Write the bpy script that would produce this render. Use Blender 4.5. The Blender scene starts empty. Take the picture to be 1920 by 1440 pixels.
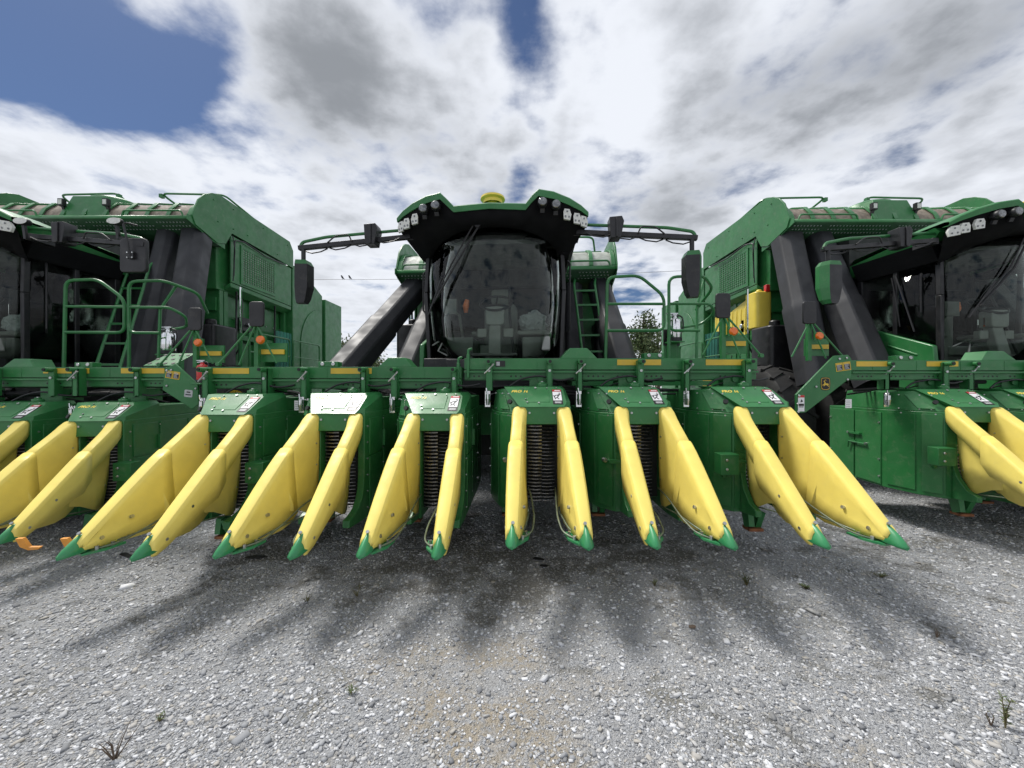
import bpy, bmesh, math, random
import numpy as np
from mathutils import Vector, Matrix, Euler
random.seed(7); rng = np.random.default_rng(7)
R = math.radians
sc = bpy.context.scene
col = sc.collection
H = 1.6                                   # camera height above the gravel

# ------------------------------------------------------------------ camera
cam = bpy.data.cameras.new('camera'); camo = bpy.data.objects.new('camera', cam); col.objects.link(camo)
cam.sensor_width = 36.0; cam.lens = 36.0 * 721 / 1920; cam.clip_end = 2000; cam.clip_start = .05
camo.location = (0, 0, H); camo.rotation_euler = (R(90), 0, 0)
sc.camera = camo
# ------------------------------------------------------------------ sun
SUN = Vector((-.40, .33, .86)).normalized()
sl = bpy.data.lights.new('sun', 'SUN'); slo = bpy.data.objects.new('sun', sl); col.objects.link(slo)
sl.energy = 3.0; sl.angle = R(15.0); sl.color = (1, .965, .91)
slo.rotation_euler = SUN.to_track_quat('Z', 'Y').to_euler()
# ------------------------------------------------------------------ world: sky with clouds
w = bpy.data.worlds.new('World'); sc.world = w; w.use_nodes = True
nt = w.node_tree; nt.nodes.clear()
class NT:
    """tiny node helper"""
    def __init__(s, tree): s.t = tree
    def n(s, typ, **kw):
        nd = s.t.nodes.new(typ)
        for k, v in kw.items(): setattr(nd, k, v)
        return nd
    def set(s, sock, val):
        if hasattr(val, 'is_output') or isinstance(val, bpy.types.NodeSocket): s.t.links.new(val, sock)
        else: sock.default_value = val
    def math(s, op, a, b=0.0, clamp=False):
        nd = s.n('ShaderNodeMath', operation=op, use_clamp=clamp); s.set(nd.inputs[0], a); s.set(nd.inputs[1], b); return nd.outputs[0]
    def vmath(s, op, a, b=(0, 0, 0)):
        nd = s.n('ShaderNodeVectorMath', operation=op); s.set(nd.inputs[0], a); s.set(nd.inputs[1], b)
        return nd.outputs['Value'] if op in ('DISTANCE', 'LENGTH', 'DOT_PRODUCT') else nd.outputs[0]
    def noise(s, vec, scale, detail=4, rough=.55, dist=0.0, out=0):
        nd = s.n('ShaderNodeTexNoise'); s.set(nd.inputs['Vector'], vec); nd.inputs['Scale'].default_value = scale
        nd.inputs['Detail'].default_value = detail; nd.inputs['Roughness'].default_value = rough; nd.inputs['Distortion'].default_value = dist
        return nd.outputs[out]
    def ramp(s, val, a, b, lo=0.0, hi=1.0, smooth=True):
        nd = s.n('ShaderNodeMapRange'); nd.interpolation_type = 'SMOOTHSTEP' if smooth else 'LINEAR'
        s.set(nd.inputs[0], val); s.set(nd.inputs[1], a); s.set(nd.inputs[2], b); s.set(nd.inputs[3], lo); s.set(nd.inputs[4], hi); return nd.outputs[0]
    def mix(s, fac, a, b, blend='MIX'):
        nd = s.n('ShaderNodeMix', data_type='RGBA', blend_type=blend); s.set(nd.inputs[0], fac)
        for sk, v in ((nd.inputs[6], a), (nd.inputs[7], b)): s.set(sk, tuple(v) + (1,) if isinstance(v, tuple) and len(v) == 3 else v)
        return nd.outputs[2]
W = NT(nt)
sky = W.n('ShaderNodeTexSky', sky_type='NISHITA', sun_disc=False)
sky.sun_elevation = math.asin(SUN.z); sky.sun_rotation = math.atan2(SUN.x, SUN.y)
sky.air_density = 1.0; sky.dust_density = .6; sky.ozone_density = 1.6
tc = W.n('ShaderNodeTexCoord').outputs['Generated']
sep = W.n('ShaderNodeSeparateXYZ'); W.set(sep.inputs[0], tc)
zc = W.math('ADD', W.math('MAXIMUM', sep.outputs[2], 0.0), .12)
cmb = W.n('ShaderNodeCombineXYZ')
W.set(cmb.inputs[0], W.math('DIVIDE', sep.outputs[0], zc)); W.set(cmb.inputs[1], W.math('DIVIDE', sep.outputs[1], zc))
P = cmb.outputs[0]
def blob(cx, cy, sx, sy, amp, ang=0.0):
    m = W.n('ShaderNodeMapping'); W.set(m.inputs[0], W.vmath('SUBTRACT', P, (cx, cy, 0)))
    m.vector_type = 'TEXTURE'; m.inputs['Rotation'].default_value = (0, 0, R(ang)); m.inputs['Scale'].default_value = (sx, sy, 1)
    return W.math('MULTIPLY', W.ramp(W.vmath('LENGTH', m.outputs[0]), 0.0, 1.0, 1.0, 0.0), amp)
wn = W.noise(P, 1.7, 3, .55, out=1)
ws = W.n('ShaderNodeVectorMath', operation='SCALE'); W.set(ws.inputs[0], W.vmath('SUBTRACT', wn, (.5, .5, .5))); ws.inputs['Scale'].default_value = .34
P0 = P; P = W.vmath('ADD', P0, ws.outputs[0]); warp = P
big = W.noise(warp, 1.25, 4, .55)
fine = W.noise(P0, 3.6, 6, .58)
cov = W.math('ADD', W.math('ADD', W.math('MULTIPLY', big, 1.0), W.math('MULTIPLY', fine, .80)), -.28)
for b in ((-1.25, .80, .62, .44, -.62, 0), (-1.0, 1.05, .45, .17, -.40, -30), (-1.75, 1.70, .42, .14, -.26, 20), (.05, .92, .13, .40, -.32, -4), (.04, 1.45, .10, .36, -.20, 6),
          (.90, 2.75, .55, .55, -.24, 0), (.62, .76, .16, .08, -.2, 0), (1.30, 1.25, .25, .16, -.14, 30),
          (-.48, 1.10, .55, .42, .16, 0), (.75, 1.15, .75, .45, .14, 0)):
    cov = W.math('ADD', cov, blob(*b))
alpha = W.ramp(cov, .34, .64)
shade = W.math('ADD', W.math('MULTIPLY', W.noise(P0, 2.1, 5, .50), .85), W.math('MULTIPLY', W.ramp(cov, .50, .95), .42))
for b in ((-.50, 1.05, .62, .62, .26, 25), (-.12, 1.50, .40, .45, .26, 0), (.98, 1.05, .80, .55, .38, 0), (.70, 1.75, .8, .45, .30, 0), (-1.0, 1.45, .3, .30, -.24, 0), (.33, 1.15, .2, .3, -.24, 0)):
    shade = W.math('ADD', shade, blob(*b))
dark = W.ramp(shade, .42, 1.10)
dark = W.math('MULTIPLY', dark, W.ramp(sep.outputs[2], .12, .50, .45, 1.0))
ccol = W.mix(dark, (.64, .665, .715), (.220, .235, .258))
skyc = W.mix(1.0, sky.outputs[0], (.031, .037, .047), 'MULTIPLY')
alpha = W.math('MAXIMUM', alpha, W.math('MULTIPLY', W.ramp(sep.outputs[2], .0, .16, 1.0, 0.0), .5))
final = W.mix(alpha, skyc, ccol)
bg = W.n('ShaderNodeBackground'); W.set(bg.inputs[0], final); bg.inputs[1].default_value = 1.0
wo = W.n('ShaderNodeOutputWorld'); nt.links.new(bg.outputs[0], wo.inputs[0])
# ------------------------------------------------------------------ view
sc.cycles.max_bounces = 5; sc.cycles.diffuse_bounces = 2; sc.cycles.glossy_bounces = 3; sc.cycles.transparent_max_bounces = 8
vs = sc.view_settings; vs.view_transform = 'Standard'; vs.look = 'None'; vs.gamma = 1.0; vs.exposure = 0.45; vs.use_curve_mapping = False

# ------------------------------------------------------------------ materials
MATS = {}
def pmat(name, color, rough=.4, metal=0.0, var=.12, vscale=3.0, bump=0.0, bscale=200.0, coat=0.0, dust=0.0, dustcol=(.30, .27, .22), rvar=.10):
    m = bpy.data.materials.new(name); m.use_nodes = True; t = m.node_tree; N = NT(t)
    b = t.nodes['Principled BSDF']
    co = N.n('ShaderNodeTexCoord').outputs['Object']
    n1 = N.noise(co, vscale, 2.5, .6)
    c = N.mix(N.ramp(n1, .3, .7), tuple(x * (1 - var) for x in color), tuple(min(1, x * (1 + var)) for x in color))
    if dust:
        d = N.math('MULTIPLY', N.ramp(N.noise(co, vscale * 4.2, 4, .7, .4), .50, .80), dust)
        c = N.mix(d, c, dustcol)
    N.set(b.inputs['Base Color'], c)
    N.set(b.inputs['Roughness'], N.ramp(N.noise(co, vscale * 2.3, 1, .6), .25, .75, max(.02, rough - rvar), rough + rvar))
    b.inputs['Metallic'].default_value = metal
    if coat: b.inputs['Coat Weight'].default_value = coat; b.inputs['Coat Roughness'].default_value = .12
    if bump:
        bp = N.n('ShaderNodeBump'); bp.inputs['Strength'].default_value = bump; bp.inputs['Distance'].default_value = .01
        N.set(bp.inputs['Height'], N.noise(co, bscale, 1, .6)); N.set(b.inputs['Normal'], bp.outputs[0])
    MATS[name] = m; return m
pmat('green', (.024, .160, .044), .42, var=.10, coat=.08, bump=.04, bscale=60, dust=.16)
pmat('green_panel', (.024, .155, .042), .42, var=.10, coat=.10, bump=.05, bscale=25, dust=.20)
pmat('green_old', (.022, .185, .050), .42, var=.16, coat=.10, bump=.05, bscale=25, dust=.34)
pmat('green_nose', (.030, .23, .085), .40, var=.15, dust=.25)
pmat('yellow', (.86, .70, .16), .50, var=.05, vscale=5, bump=.12, bscale=320, dust=.14, dustcol=(.60, .50, .22))
pmat('yellow_tank', (.80, .62, .09), .42, var=.08)
pmat('strip_yellow', (.62, .42, .04), .5, var=.12, dust=.2)
pmat('black', (.012, .012, .014), .45, var=.25, dust=.08)
pmat('fascia', (.005, .005, .006), .8, var=.2); MATS['fascia'].node_tree.nodes['Principled BSDF'].inputs['Specular IOR Level'].default_value = .15
pmat('duct', (.022, .023, .027), .58, var=.25, vscale=2, bump=.05, bscale=40, dust=.16, dustcol=(.09, .09, .09))
pmat('dark', (.008, .010, .009), .6, var=.4, dust=.2, dustcol=(.03, .03, .025))
pmat('rod', (.11, .14, .09), .5, var=.3, vscale=12)
pmat('perforated_shade', (.010, .055, .018), .6, var=.2)  # perforated lip sheet; its green is darkened for holes and underside shade
pmat('rubber', (.014, .014, .014), .7, var=.3, dust=.3, dustcol=(.08, .07, .06))
pmat('steel', (.55, .56, .57), .30, 1.0, var=.2, vscale=8)
pmat('bolt', (.50, .51, .50), .38, .9, var=.25, vscale=8)
pmat('chrome', (.80, .80, .81), .10, 1.0, var=.04)
pmat('spindle', (.20, .195, .19), .34, .85, var=.4, vscale=20, dust=.4, dustcol=(.06, .045, .03))
pmat('rust', (.20, .075, .03), .8, var=.4, vscale=12)
pmat('white', (.80, .80, .80), .4, var=.05)
pmat('whitelens', (.62, .62, .58), .18, var=.1, vscale=30, coat=.5)
pmat('lens', (.14, .145, .15), .12, .5, var=.4, vscale=40, coat=1)
pmat('red', (.55, .02, .02), .35, var=.1, coat=.3)
pmat('orange', (.80, .16, .01), .25, var=.15, vscale=20, coat=.6)
pmat('label_grey', (.45, .46, .47), .45, var=.1, vscale=40)
pmat('ink', (.010, .010, .010), .5, var=.1)
pmat('trim', (.19, .20, .185), .6, var=.12, vscale=6)
pmat('trim_light', (.30, .31, .29), .55, var=.10, vscale=6)
pmat('mesh', (.20, .165, .13), .75, var=.3, vscale=10, dust=.3)
pmat('meshpale', (.34, .36, .32), .6, var=.25, vscale=6, dust=.3)
pmat('teal', (.05, .22, .17), .4, var=.2)
pmat('bark', (.09, .07, .05), .9, var=.4, vscale=4, bump=.5, bscale=20)
pmat('stem', (.14, .12, .05), .8, var=.3)
pmat('stem_dry', (.12, .085, .06), .85, var=.3)
pmat('debris', (.010, .010, .009), .6, var=.3)
pmat('skirt_orange', (.72, .30, .04), .5, var=.2, dust=.3)
def leafmat(name, c1, c2):
    m = bpy.data.materials.new(name); m.use_nodes = True; N = NT(m.node_tree); b = m.node_tree.nodes['Principled BSDF']
    g = N.n('ShaderNodeNewGeometry')
    N.set(b.inputs['Base Color'], N.mix(g.outputs['Random Per Island'], c1, c2)); b.inputs['Roughness'].default_value = .6
    MATS[name] = m
leafmat('leaf', (.030, .065, .016), (.085, .115, .030)); leafmat('leaf_pale', (.06, .10, .03), (.14, .15, .06))
# the cab glass: tinted, with a Fresnel reflection
m = bpy.data.materials.new('glass'); m.use_nodes = True; t = m.node_tree; t.nodes.clear(); N = NT(t)
tr = N.n('ShaderNodeBsdfTransparent'); tr.inputs[0].default_value = (.80, .84, .81, 1)
gl = N.n('ShaderNodeBsdfGlossy'); gl.inputs['Roughness'].default_value = .015
fr = N.n('ShaderNodeFresnel'); fr.inputs[0].default_value = 1.38
mx = N.n('ShaderNodeMixShader'); t.links.new(fr.outputs[0], mx.inputs[0]); t.links.new(tr.outputs[0], mx.inputs[1]); t.links.new(gl.outputs[0], mx.inputs[2])
o = N.n('ShaderNodeOutputMaterial'); t.links.new(mx.outputs[0], o.inputs[0]); MATS['glass'] = m
m = bpy.data.materials.new('plastic_film'); m.use_nodes = True; b = m.node_tree.nodes['Principled BSDF']
b.inputs['Base Color'].default_value = (.55, .58, .58, 1); b.inputs['Roughness'].default_value = .2; b.inputs['Alpha'].default_value = .55; MATS['plastic_film'] = m

# ------------------------------------------------------------------ mesh builder
class MB:
    def __init__(s): s.v = []; s.f = []; s.m = []
    def add(s, vs, fs, m=0, M=None):
        o = len(s.v)
        if M is not None: vs = [M @ Vector(p) for p in vs]
        s.v += [tuple(p) for p in vs]
        for f in fs: s.f.append([i + o for i in f]); s.m.append(m)
        return s
    def box(s, x0, x1, y0, y1, z0, z1, m=0, M=None):
        return s.add([(x0, y0, z0), (x1, y0, z0), (x1, y1, z0), (x0, y1, z0), (x0, y0, z1), (x1, y0, z1), (x1, y1, z1), (x0, y1, z1)],
                     [(0, 3, 2, 1), (4, 5, 6, 7), (0, 1, 5, 4), (1, 2, 6, 5), (2, 3, 7, 6), (3, 0, 4, 7)], m, M)
    def prism(s, poly, d, m=0, M=None):
        """poly: list of 3-D points, pushed along vector d"""
        n = len(poly); a = [Vector(p) for p in poly]; d = Vector(d)
        nor = Vector((0, 0, 0))
        for i in range(n): nor += a[i].cross(a[(i + 1) % n])
        if nor.dot(d) > 0: a = a[::-1]
        b = [p + d for p in a]
        return s.add(a + b, [list(range(n)), list(range(2 * n - 1, n - 1, -1))] + [[i, i + n, (i + 1) % n + n, (i + 1) % n] for i in range(n)], m, M)
    def bar(s, p, q, w, h, m=0, up=(0, 0, 1)):
        p, q = Vector(p), Vector(q); d = (q - p).normalized(); up = Vector(up)
        if abs(d.dot(up)) > .98: up = Vector((0, 1, 0))
        x = d.cross(up).normalized() * w / 2; z = x.normalized().cross(d) * h / 2
        vs = [p - x - z, p + x - z, p + x + z, p - x + z, q - x - z, q + x - z, q + x + z, q - x + z]
        return s.add(vs, [(0, 1, 2, 3), (7, 6, 5, 4), (0, 4, 5, 1), (1, 5, 6, 2), (2, 6, 7, 3), (3, 7, 4, 0)], m)
    def tube(s, path, r, n=8, m=0):
        path = [Vector(p) for p in path]; k = len(path); vs = []; up = None
        rr = r if isinstance(r, (list, tuple)) else [r] * k
        for i, p in enumerate(path):
            d = (path[min(i + 1, k - 1)] - path[max(i - 1, 0)]).normalized()
            if up is None: up = Vector((0, 0, 1)) if abs(d.z) < .9 else Vector((0, 1, 0))
            x = d.cross(up).normalized(); up = x.cross(d).normalized()
            vs += [p + (x * math.cos(a) + up * math.sin(a)) * rr[i] for a in [2 * math.pi * j / n for j in range(n)]]
        fs = [[i * n + j, i * n + (j + 1) % n, (i + 1) * n + (j + 1) % n, (i + 1) * n + j] for i in range(k - 1) for j in range(n)]
        fs += [list(range(n - 1, -1, -1)), list(range((k - 1) * n, k * n))]
        return s.add(vs, fs, m)
    def cyl(s, p, q, r, n=12, m=0, r2=None): return s.tube([p, q], [r, r if r2 is None else r2], n, m)
    def loft(s, rows, m=0, close=False, flip=False):
        n = len(rows[0]); vs = [p for r in rows for p in r]; fs = []
        for i in range(len(rows) - 1):
            for j in range(n if close else n - 1):
                f = [i * n + j, i * n + (j + 1) % n, (i + 1) * n + (j + 1) % n, (i + 1) * n + j]
                fs.append(f[::-1] if flip else f)
        return s.add(vs, fs, m)
    def lathe(s, prof, c, axis='z', n=24, m=0, closed=False):
        c = Vector(c); rows = []
        for j in range(n):
            a = 2 * math.pi * j / n; row = []
            for r, h in prof:
                x, y = r * math.cos(a), r * math.sin(a)
                row.append(c + (Vector((x, y, h)) if axis == 'z' else Vector((h, x, y)) if axis == 'x' else Vector((x, h, y))))
            rows.append(row)
        rows.append(rows[0])
        return s.loft(rows, m, flip=(axis == 'y'))
    def rbox(s, x0, x1, y0, y1, z0, z1, r, m=0, axis='y', n=4):
        """box with rounded corners in the plane across axis"""
        if axis == 'y': a0, a1, b0, b1 = x0, x1, z0, z1
        elif axis == 'z': a0, a1, b0, b1 = x0, x1, y0, y1
        else: a0, a1, b0, b1 = y0, y1, z0, z1
        pts = []
        for (ca, cb, st) in ((a1 - r, b1 - r, 0), (a0 + r, b1 - r, 90), (a0 + r, b0 + r, 180), (a1 - r, b0 + r, 270)):
            for k in range(n + 1):
                an = R(st + 90 * k / n); pts.append((ca + r * math.cos(an), cb + r * math.sin(an)))
        if axis == 'y': return s.prism([(a, y0, b) for a, b in pts], (0, y1 - y0, 0), m)
        if axis == 'z': return s.prism([(a, b, z0) for a, b in pts], (0, 0, z1 - z0), m)
        return s.prism([(x0, a, b) for a, b in pts], (x1 - x0, 0, 0), m)
    def mesh(s, name, mats, smooth=35):
        me = bpy.data.meshes.new(name); me.from_pydata(s.v, [], s.f)
        for k in mats: me.materials.append(MATS[k])
        me.polygons.foreach_set('material_index', s.m)
        if smooth:
            me.polygons.foreach_set('use_smooth', [True] * len(s.f)); me.set_sharp_from_angle(angle=R(smooth))
        me.update(); return me
    def build(s, name, mats, parent=None, loc=(0, 0, 0), rot=(0, 0, 0), bevel=0.0, solid=0.0, smooth=35):
        if isinstance(mats, str): mats = [mats]
        return link(name, s.mesh(name, mats, smooth), parent, loc, rot, bevel, solid)
def link(name, me, parent=None, loc=(0, 0, 0), rot=(0, 0, 0), bevel=0.0, solid=0.0):
    ob = bpy.data.objects.new(name, me); col.objects.link(ob); ob.location = loc; ob.rotation_euler = rot; ob.parent = parent
    if solid:
        md = ob.modifiers.new('solidify', 'SOLIDIFY'); md.thickness = solid; md.offset = -1
    if bevel:
        md = ob.modifiers.new('bevel', 'BEVEL'); md.width = bevel; md.segments = 2; md.limit_method = 'ANGLE'; md.angle_limit = R(40); md.harden_normals = False
    return ob
def tag(ob, label=None, cat=None, group=None, kind=None):
    if label: ob['label'] = label
    if cat: ob['category'] = cat
    if group: ob['group'] = group
    if kind: ob['kind'] = kind
    return ob
def empty(name, loc, rz=0.0):
    e = bpy.data.objects.new(name, None); col.objects.link(e); e.location = loc; e.rotation_euler = (0, 0, rz); e.empty_display_size = .2; return e
def fillet(path, r, n=4):
    path = [Vector(p) for p in path]; out = [path[0]]
    for i in range(1, len(path) - 1):
        a, b, c = path[i - 1], path[i], path[i + 1]
        d1 = (a - b); d2 = (c - b); rr = min(r, d1.length * .45, d2.length * .45)
        p, q = b + d1.normalized() * rr, b + d2.normalized() * rr
        for k in range(n + 1):
            t = k / n; out.append(p * (1 - t) ** 2 + b * 2 * t * (1 - t) + q * t * t)
    out.append(path[-1]); return out
FONT_CACHE = {}
def text(name, body, size, mat, parent, loc, rot=(R(90), 0, 0), depth=.0012, shear=0.0, align='CENTER', bold=0.0):
    key = (body, size, mat, shear, bold)
    if key not in FONT_CACHE:
        cu = bpy.data.curves.new(name, 'FONT'); cu.body = body; cu.size = size; cu.extrude = depth; cu.shear = shear; cu.align_x = align; cu.align_y = 'CENTER'; cu.offset = bold
        tmp = bpy.data.objects.new('tmp', cu); col.objects.link(tmp)
        dg = bpy.context.evaluated_depsgraph_get(); me = bpy.data.meshes.new_from_object(tmp.evaluated_get(dg)); me.name = name
        bpy.data.objects.remove(tmp); bpy.data.curves.remove(cu); me.materials.clear(); me.materials.append(MATS[mat]); FONT_CACHE[key] = me
    return link(name, FONT_CACHE[key], parent, loc, rot)
#@STRUCTURE
# ------------------------------------------------------------------ the ground
STAIN_SHADE = [(-.3, 3.7, 1.5, .20), (1.3, 3.6, 1.0, .20), (-2.3, 3.8, 1.3, .18), (.15, 3.05, .7, .16), (3.6, 3.8, 1.0, .16), (-1.0, 3.2, .6, .12)]  # moss and dirt stains whose dark colour also adds shade under the machines
def stain_shade_mask(N, co):
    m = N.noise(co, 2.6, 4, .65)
    for (x, y, r, a) in STAIN_SHADE: m = N.math('ADD', m, N.math('MULTIPLY', N.ramp(N.vmath('DISTANCE', co, (x, y, 0)), 0.0, r, 1.0, 0.0), a))
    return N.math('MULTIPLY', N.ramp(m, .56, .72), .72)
def ground_material():
    m = bpy.data.materials.new('gravel_ground'); m.use_nodes = True; t = m.node_tree; N = NT(t); b = t.nodes['Principled BSDF']
    co = N.n('ShaderNodeTexCoord').outputs['Object']
    v1 = N.n('ShaderNodeTexVoronoi'); N.set(v1.inputs['Vector'], N.vmath('ADD', co, N.vmath('SCALE', N.noise(co, 40, 2, .5, out=1)))); v1.inputs['Scale'].default_value = 110
    v1.inputs['Vector'].links[0].from_node.inputs[1].links[0].from_node.inputs['Scale'].default_value = .02
    v2 = N.n('ShaderNodeTexVoronoi'); N.set(v2.inputs['Vector'], co); v2.inputs['Scale'].default_value = 230
    g = N.n('ShaderNodeSeparateColor'); N.set(g.inputs[0], v1.outputs['Color'])
    g2 = N.n('ShaderNodeSeparateColor'); N.set(g2.inputs[0], v2.outputs['Color'])
    stone = N.mix(g.outputs[0], (.235, .245, .26), (.44, .45, .465))
    small = N.mix(g2.outputs[0], (.225, .23, .24), (.41, .415, .42))
    c = N.mix(N.ramp(N.noise(co, 9, 3, .6), .40, .60), stone, small)
    sand = N.mix(N.noise(co, 120, 2, .7), (.26, .225, .17), (.40, .355, .285))
    msk = N.math('ADD', N.noise(co, 1.1, 4, .62, .3), 0)
    for (x, y, r, a) in TAN: msk = N.math('ADD', msk, N.math('MULTIPLY', N.ramp(N.vmath('DISTANCE', co, (x, y, 0)), 0.0, r, 1.0, 0.0), a))
    sm = N.math('MULTIPLY', N.ramp(msk, .60, .80), N.ramp(N.noise(co, 26, 3, .7), .32, .58))
    c = N.mix(sm, c, sand)
    moss = N.math('MULTIPLY', N.ramp(N.noise(co, 1.7, 4, .65, .5), .56, .70), .55)
    c = N.mix(moss, c, (.115, .105, .065))
    c = N.mix(stain_shade_mask(N, co), c, (.075, .070, .052))
    N.set(b.inputs['Base Color'], c); b.inputs['Roughness'].default_value = .92
    bp = N.n('ShaderNodeBump'); bp.inputs['Strength'].default_value = .9; bp.inputs['Distance'].default_value = .012
    hgt = N.math('ADD', N.math('MULTIPLY', v1.outputs['Distance'], -1.0), N.math('MULTIPLY', v2.outputs['Distance'], -.4))
    N.set(bp.inputs['Height'], hgt); N.set(b.inputs['Normal'], bp.outputs[0])
    return m
TAN = [(-.55, 2.2, .6, .18), (-.1, 1.7, .95, .20), (.45, 1.95, .8, .16), (.9, 2.5, .7, .12), (-.05, 2.4, .5, .14), (1.5, 1.6, .5, .16), (-.75, 1.62, .3, .1)]
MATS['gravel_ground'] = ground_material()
gm = MB()
xs = [-400, -120, -40, -14, -8, -5, -3, -1.5, 0, 1.5, 3, 5, 8, 14, 40, 120, 400]; ys = [-150, -30, -4, 0, 1, 2, 3, 4, 6, 9, 14, 25, 60, 150, 500]
gm.loft([[(x, y, 0) for x in xs] for y in ys])
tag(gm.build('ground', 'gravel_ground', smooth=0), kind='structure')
def gravel():
    m = bpy.data.materials.new('gravel_stone'); m.use_nodes = True; N = NT(m.node_tree); b = m.node_tree.nodes['Principled BSDF']
    rnd = N.n('ShaderNodeNewGeometry').outputs['Random Per Island']
    cr = N.n('ShaderNodeValToRGB'); N.set(cr.inputs[0], rnd)
    e = cr.color_ramp.elements; e[0].color = (.17, .175, .185, 1); e[1].color = (.66, .67, .69, 1)
    for p, c in ((.25, (.285, .295, .31, 1)), (.5, (.37, .38, .395, 1)), (.62, (.37, .35, .315, 1)), (.8, (.47, .48, .50, 1))):
        x = e.new(p); x.color = c
    co = N.n('ShaderNodeTexCoord').outputs['Object']
    N.set(b.inputs['Base Color'], N.mix(N.math('MULTIPLY', stain_shade_mask(N, co), .8), cr.outputs[0], (.10, .095, .075))); b.inputs['Roughness'].default_value = .85; MATS['gravel_stone'] = m  # stones take the same stain and shade darkening as the ground
    n = 160000
    Y = 1.25 + (7.2 - 1.25) * rng.random(n * 2) ** 1.5; X = (rng.random(n * 2) * 2 - 1) * (Y * 1.42 + .3)
    sand = np.zeros(n * 2)
    for (x, y, r, a) in TAN: sand += np.clip(1 - np.hypot(X - x, Y - y) / r, 0, 1) * a * 1.5
    clump = .5 + .5 * np.sin(X * 3.1 + 1.3 * np.sin(Y * 2.3)) * np.sin(Y * 2.7 + 1.1 * np.sin(X * 1.9))
    keep = rng.random(n * 2) > np.clip(sand + .35 * clump, 0, .88); X, Y = X[keep][:n], Y[keep][:n]; n = len(X)
    S = np.clip(rng.lognormal(math.log(.0041), .46, n), .0018, .016) * (1 + .10 * (Y - 1.5))
    big = rng.random(n) < .010; S[big] *= 1.8
    base = np.array([(-1, -1, -.7), (1, -1, -.7), (1, 1, -.7), (-1, 1, -.7), (-.72, -.72, .7), (.72, -.72, .7), (.72, .72, .7), (-.72, .72, .7)], float)
    V = base[None] * (1 + .42 * (rng.random((n, 8, 3)) - .5) * 2)
    V *= np.stack([S * (.8 + .7 * rng.random(n)), S * (.6 + .4 * rng.random(n)), S * (.30 + .3 * rng.random(n))], 1)[:, None, :]
    tx = (rng.random(n) - .5) * .9; az = rng.random(n) * 6.283
    y2 = V[:, :, 1] * np.cos(tx)[:, None] - V[:, :, 2] * np.sin(tx)[:, None]; z2 = V[:, :, 1] * np.sin(tx)[:, None] + V[:, :, 2] * np.cos(tx)[:, None]
    x3 = V[:, :, 0] * np.cos(az)[:, None] - y2 * np.sin(az)[:, None]; y3 = V[:, :, 0] * np.sin(az)[:, None] + y2 * np.cos(az)[:, None]
    V = np.stack([x3 + X[:, None], y3 + Y[:, None], z2 + (S * .28)[:, None]], 2).reshape(-1, 3)
    q = np.array([(0, 3, 2, 1), (4, 5, 6, 7), (0, 1, 5, 4), (1, 2, 6, 5), (2, 3, 7, 6), (3, 0, 4, 7)])
    F = (q[None] + (np.arange(n) * 8)[:, None, None]).reshape(-1)
    me = bpy.data.meshes.new('gravel'); me.vertices.add(len(V)); me.vertices.foreach_set('co', V.ravel())
    me.loops.add(len(F)); me.loops.foreach_set('vertex_index', F.astype(np.int32))
    np_ = len(F) // 4; me.polygons.add(np_); me.polygons.foreach_set('loop_start', np.arange(np_, dtype=np.int32) * 4)
    me.update(calc_edges=True); me.validate(); me.materials.append(m)
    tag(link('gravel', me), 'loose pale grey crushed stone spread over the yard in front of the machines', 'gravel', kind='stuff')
gravel()
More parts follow.
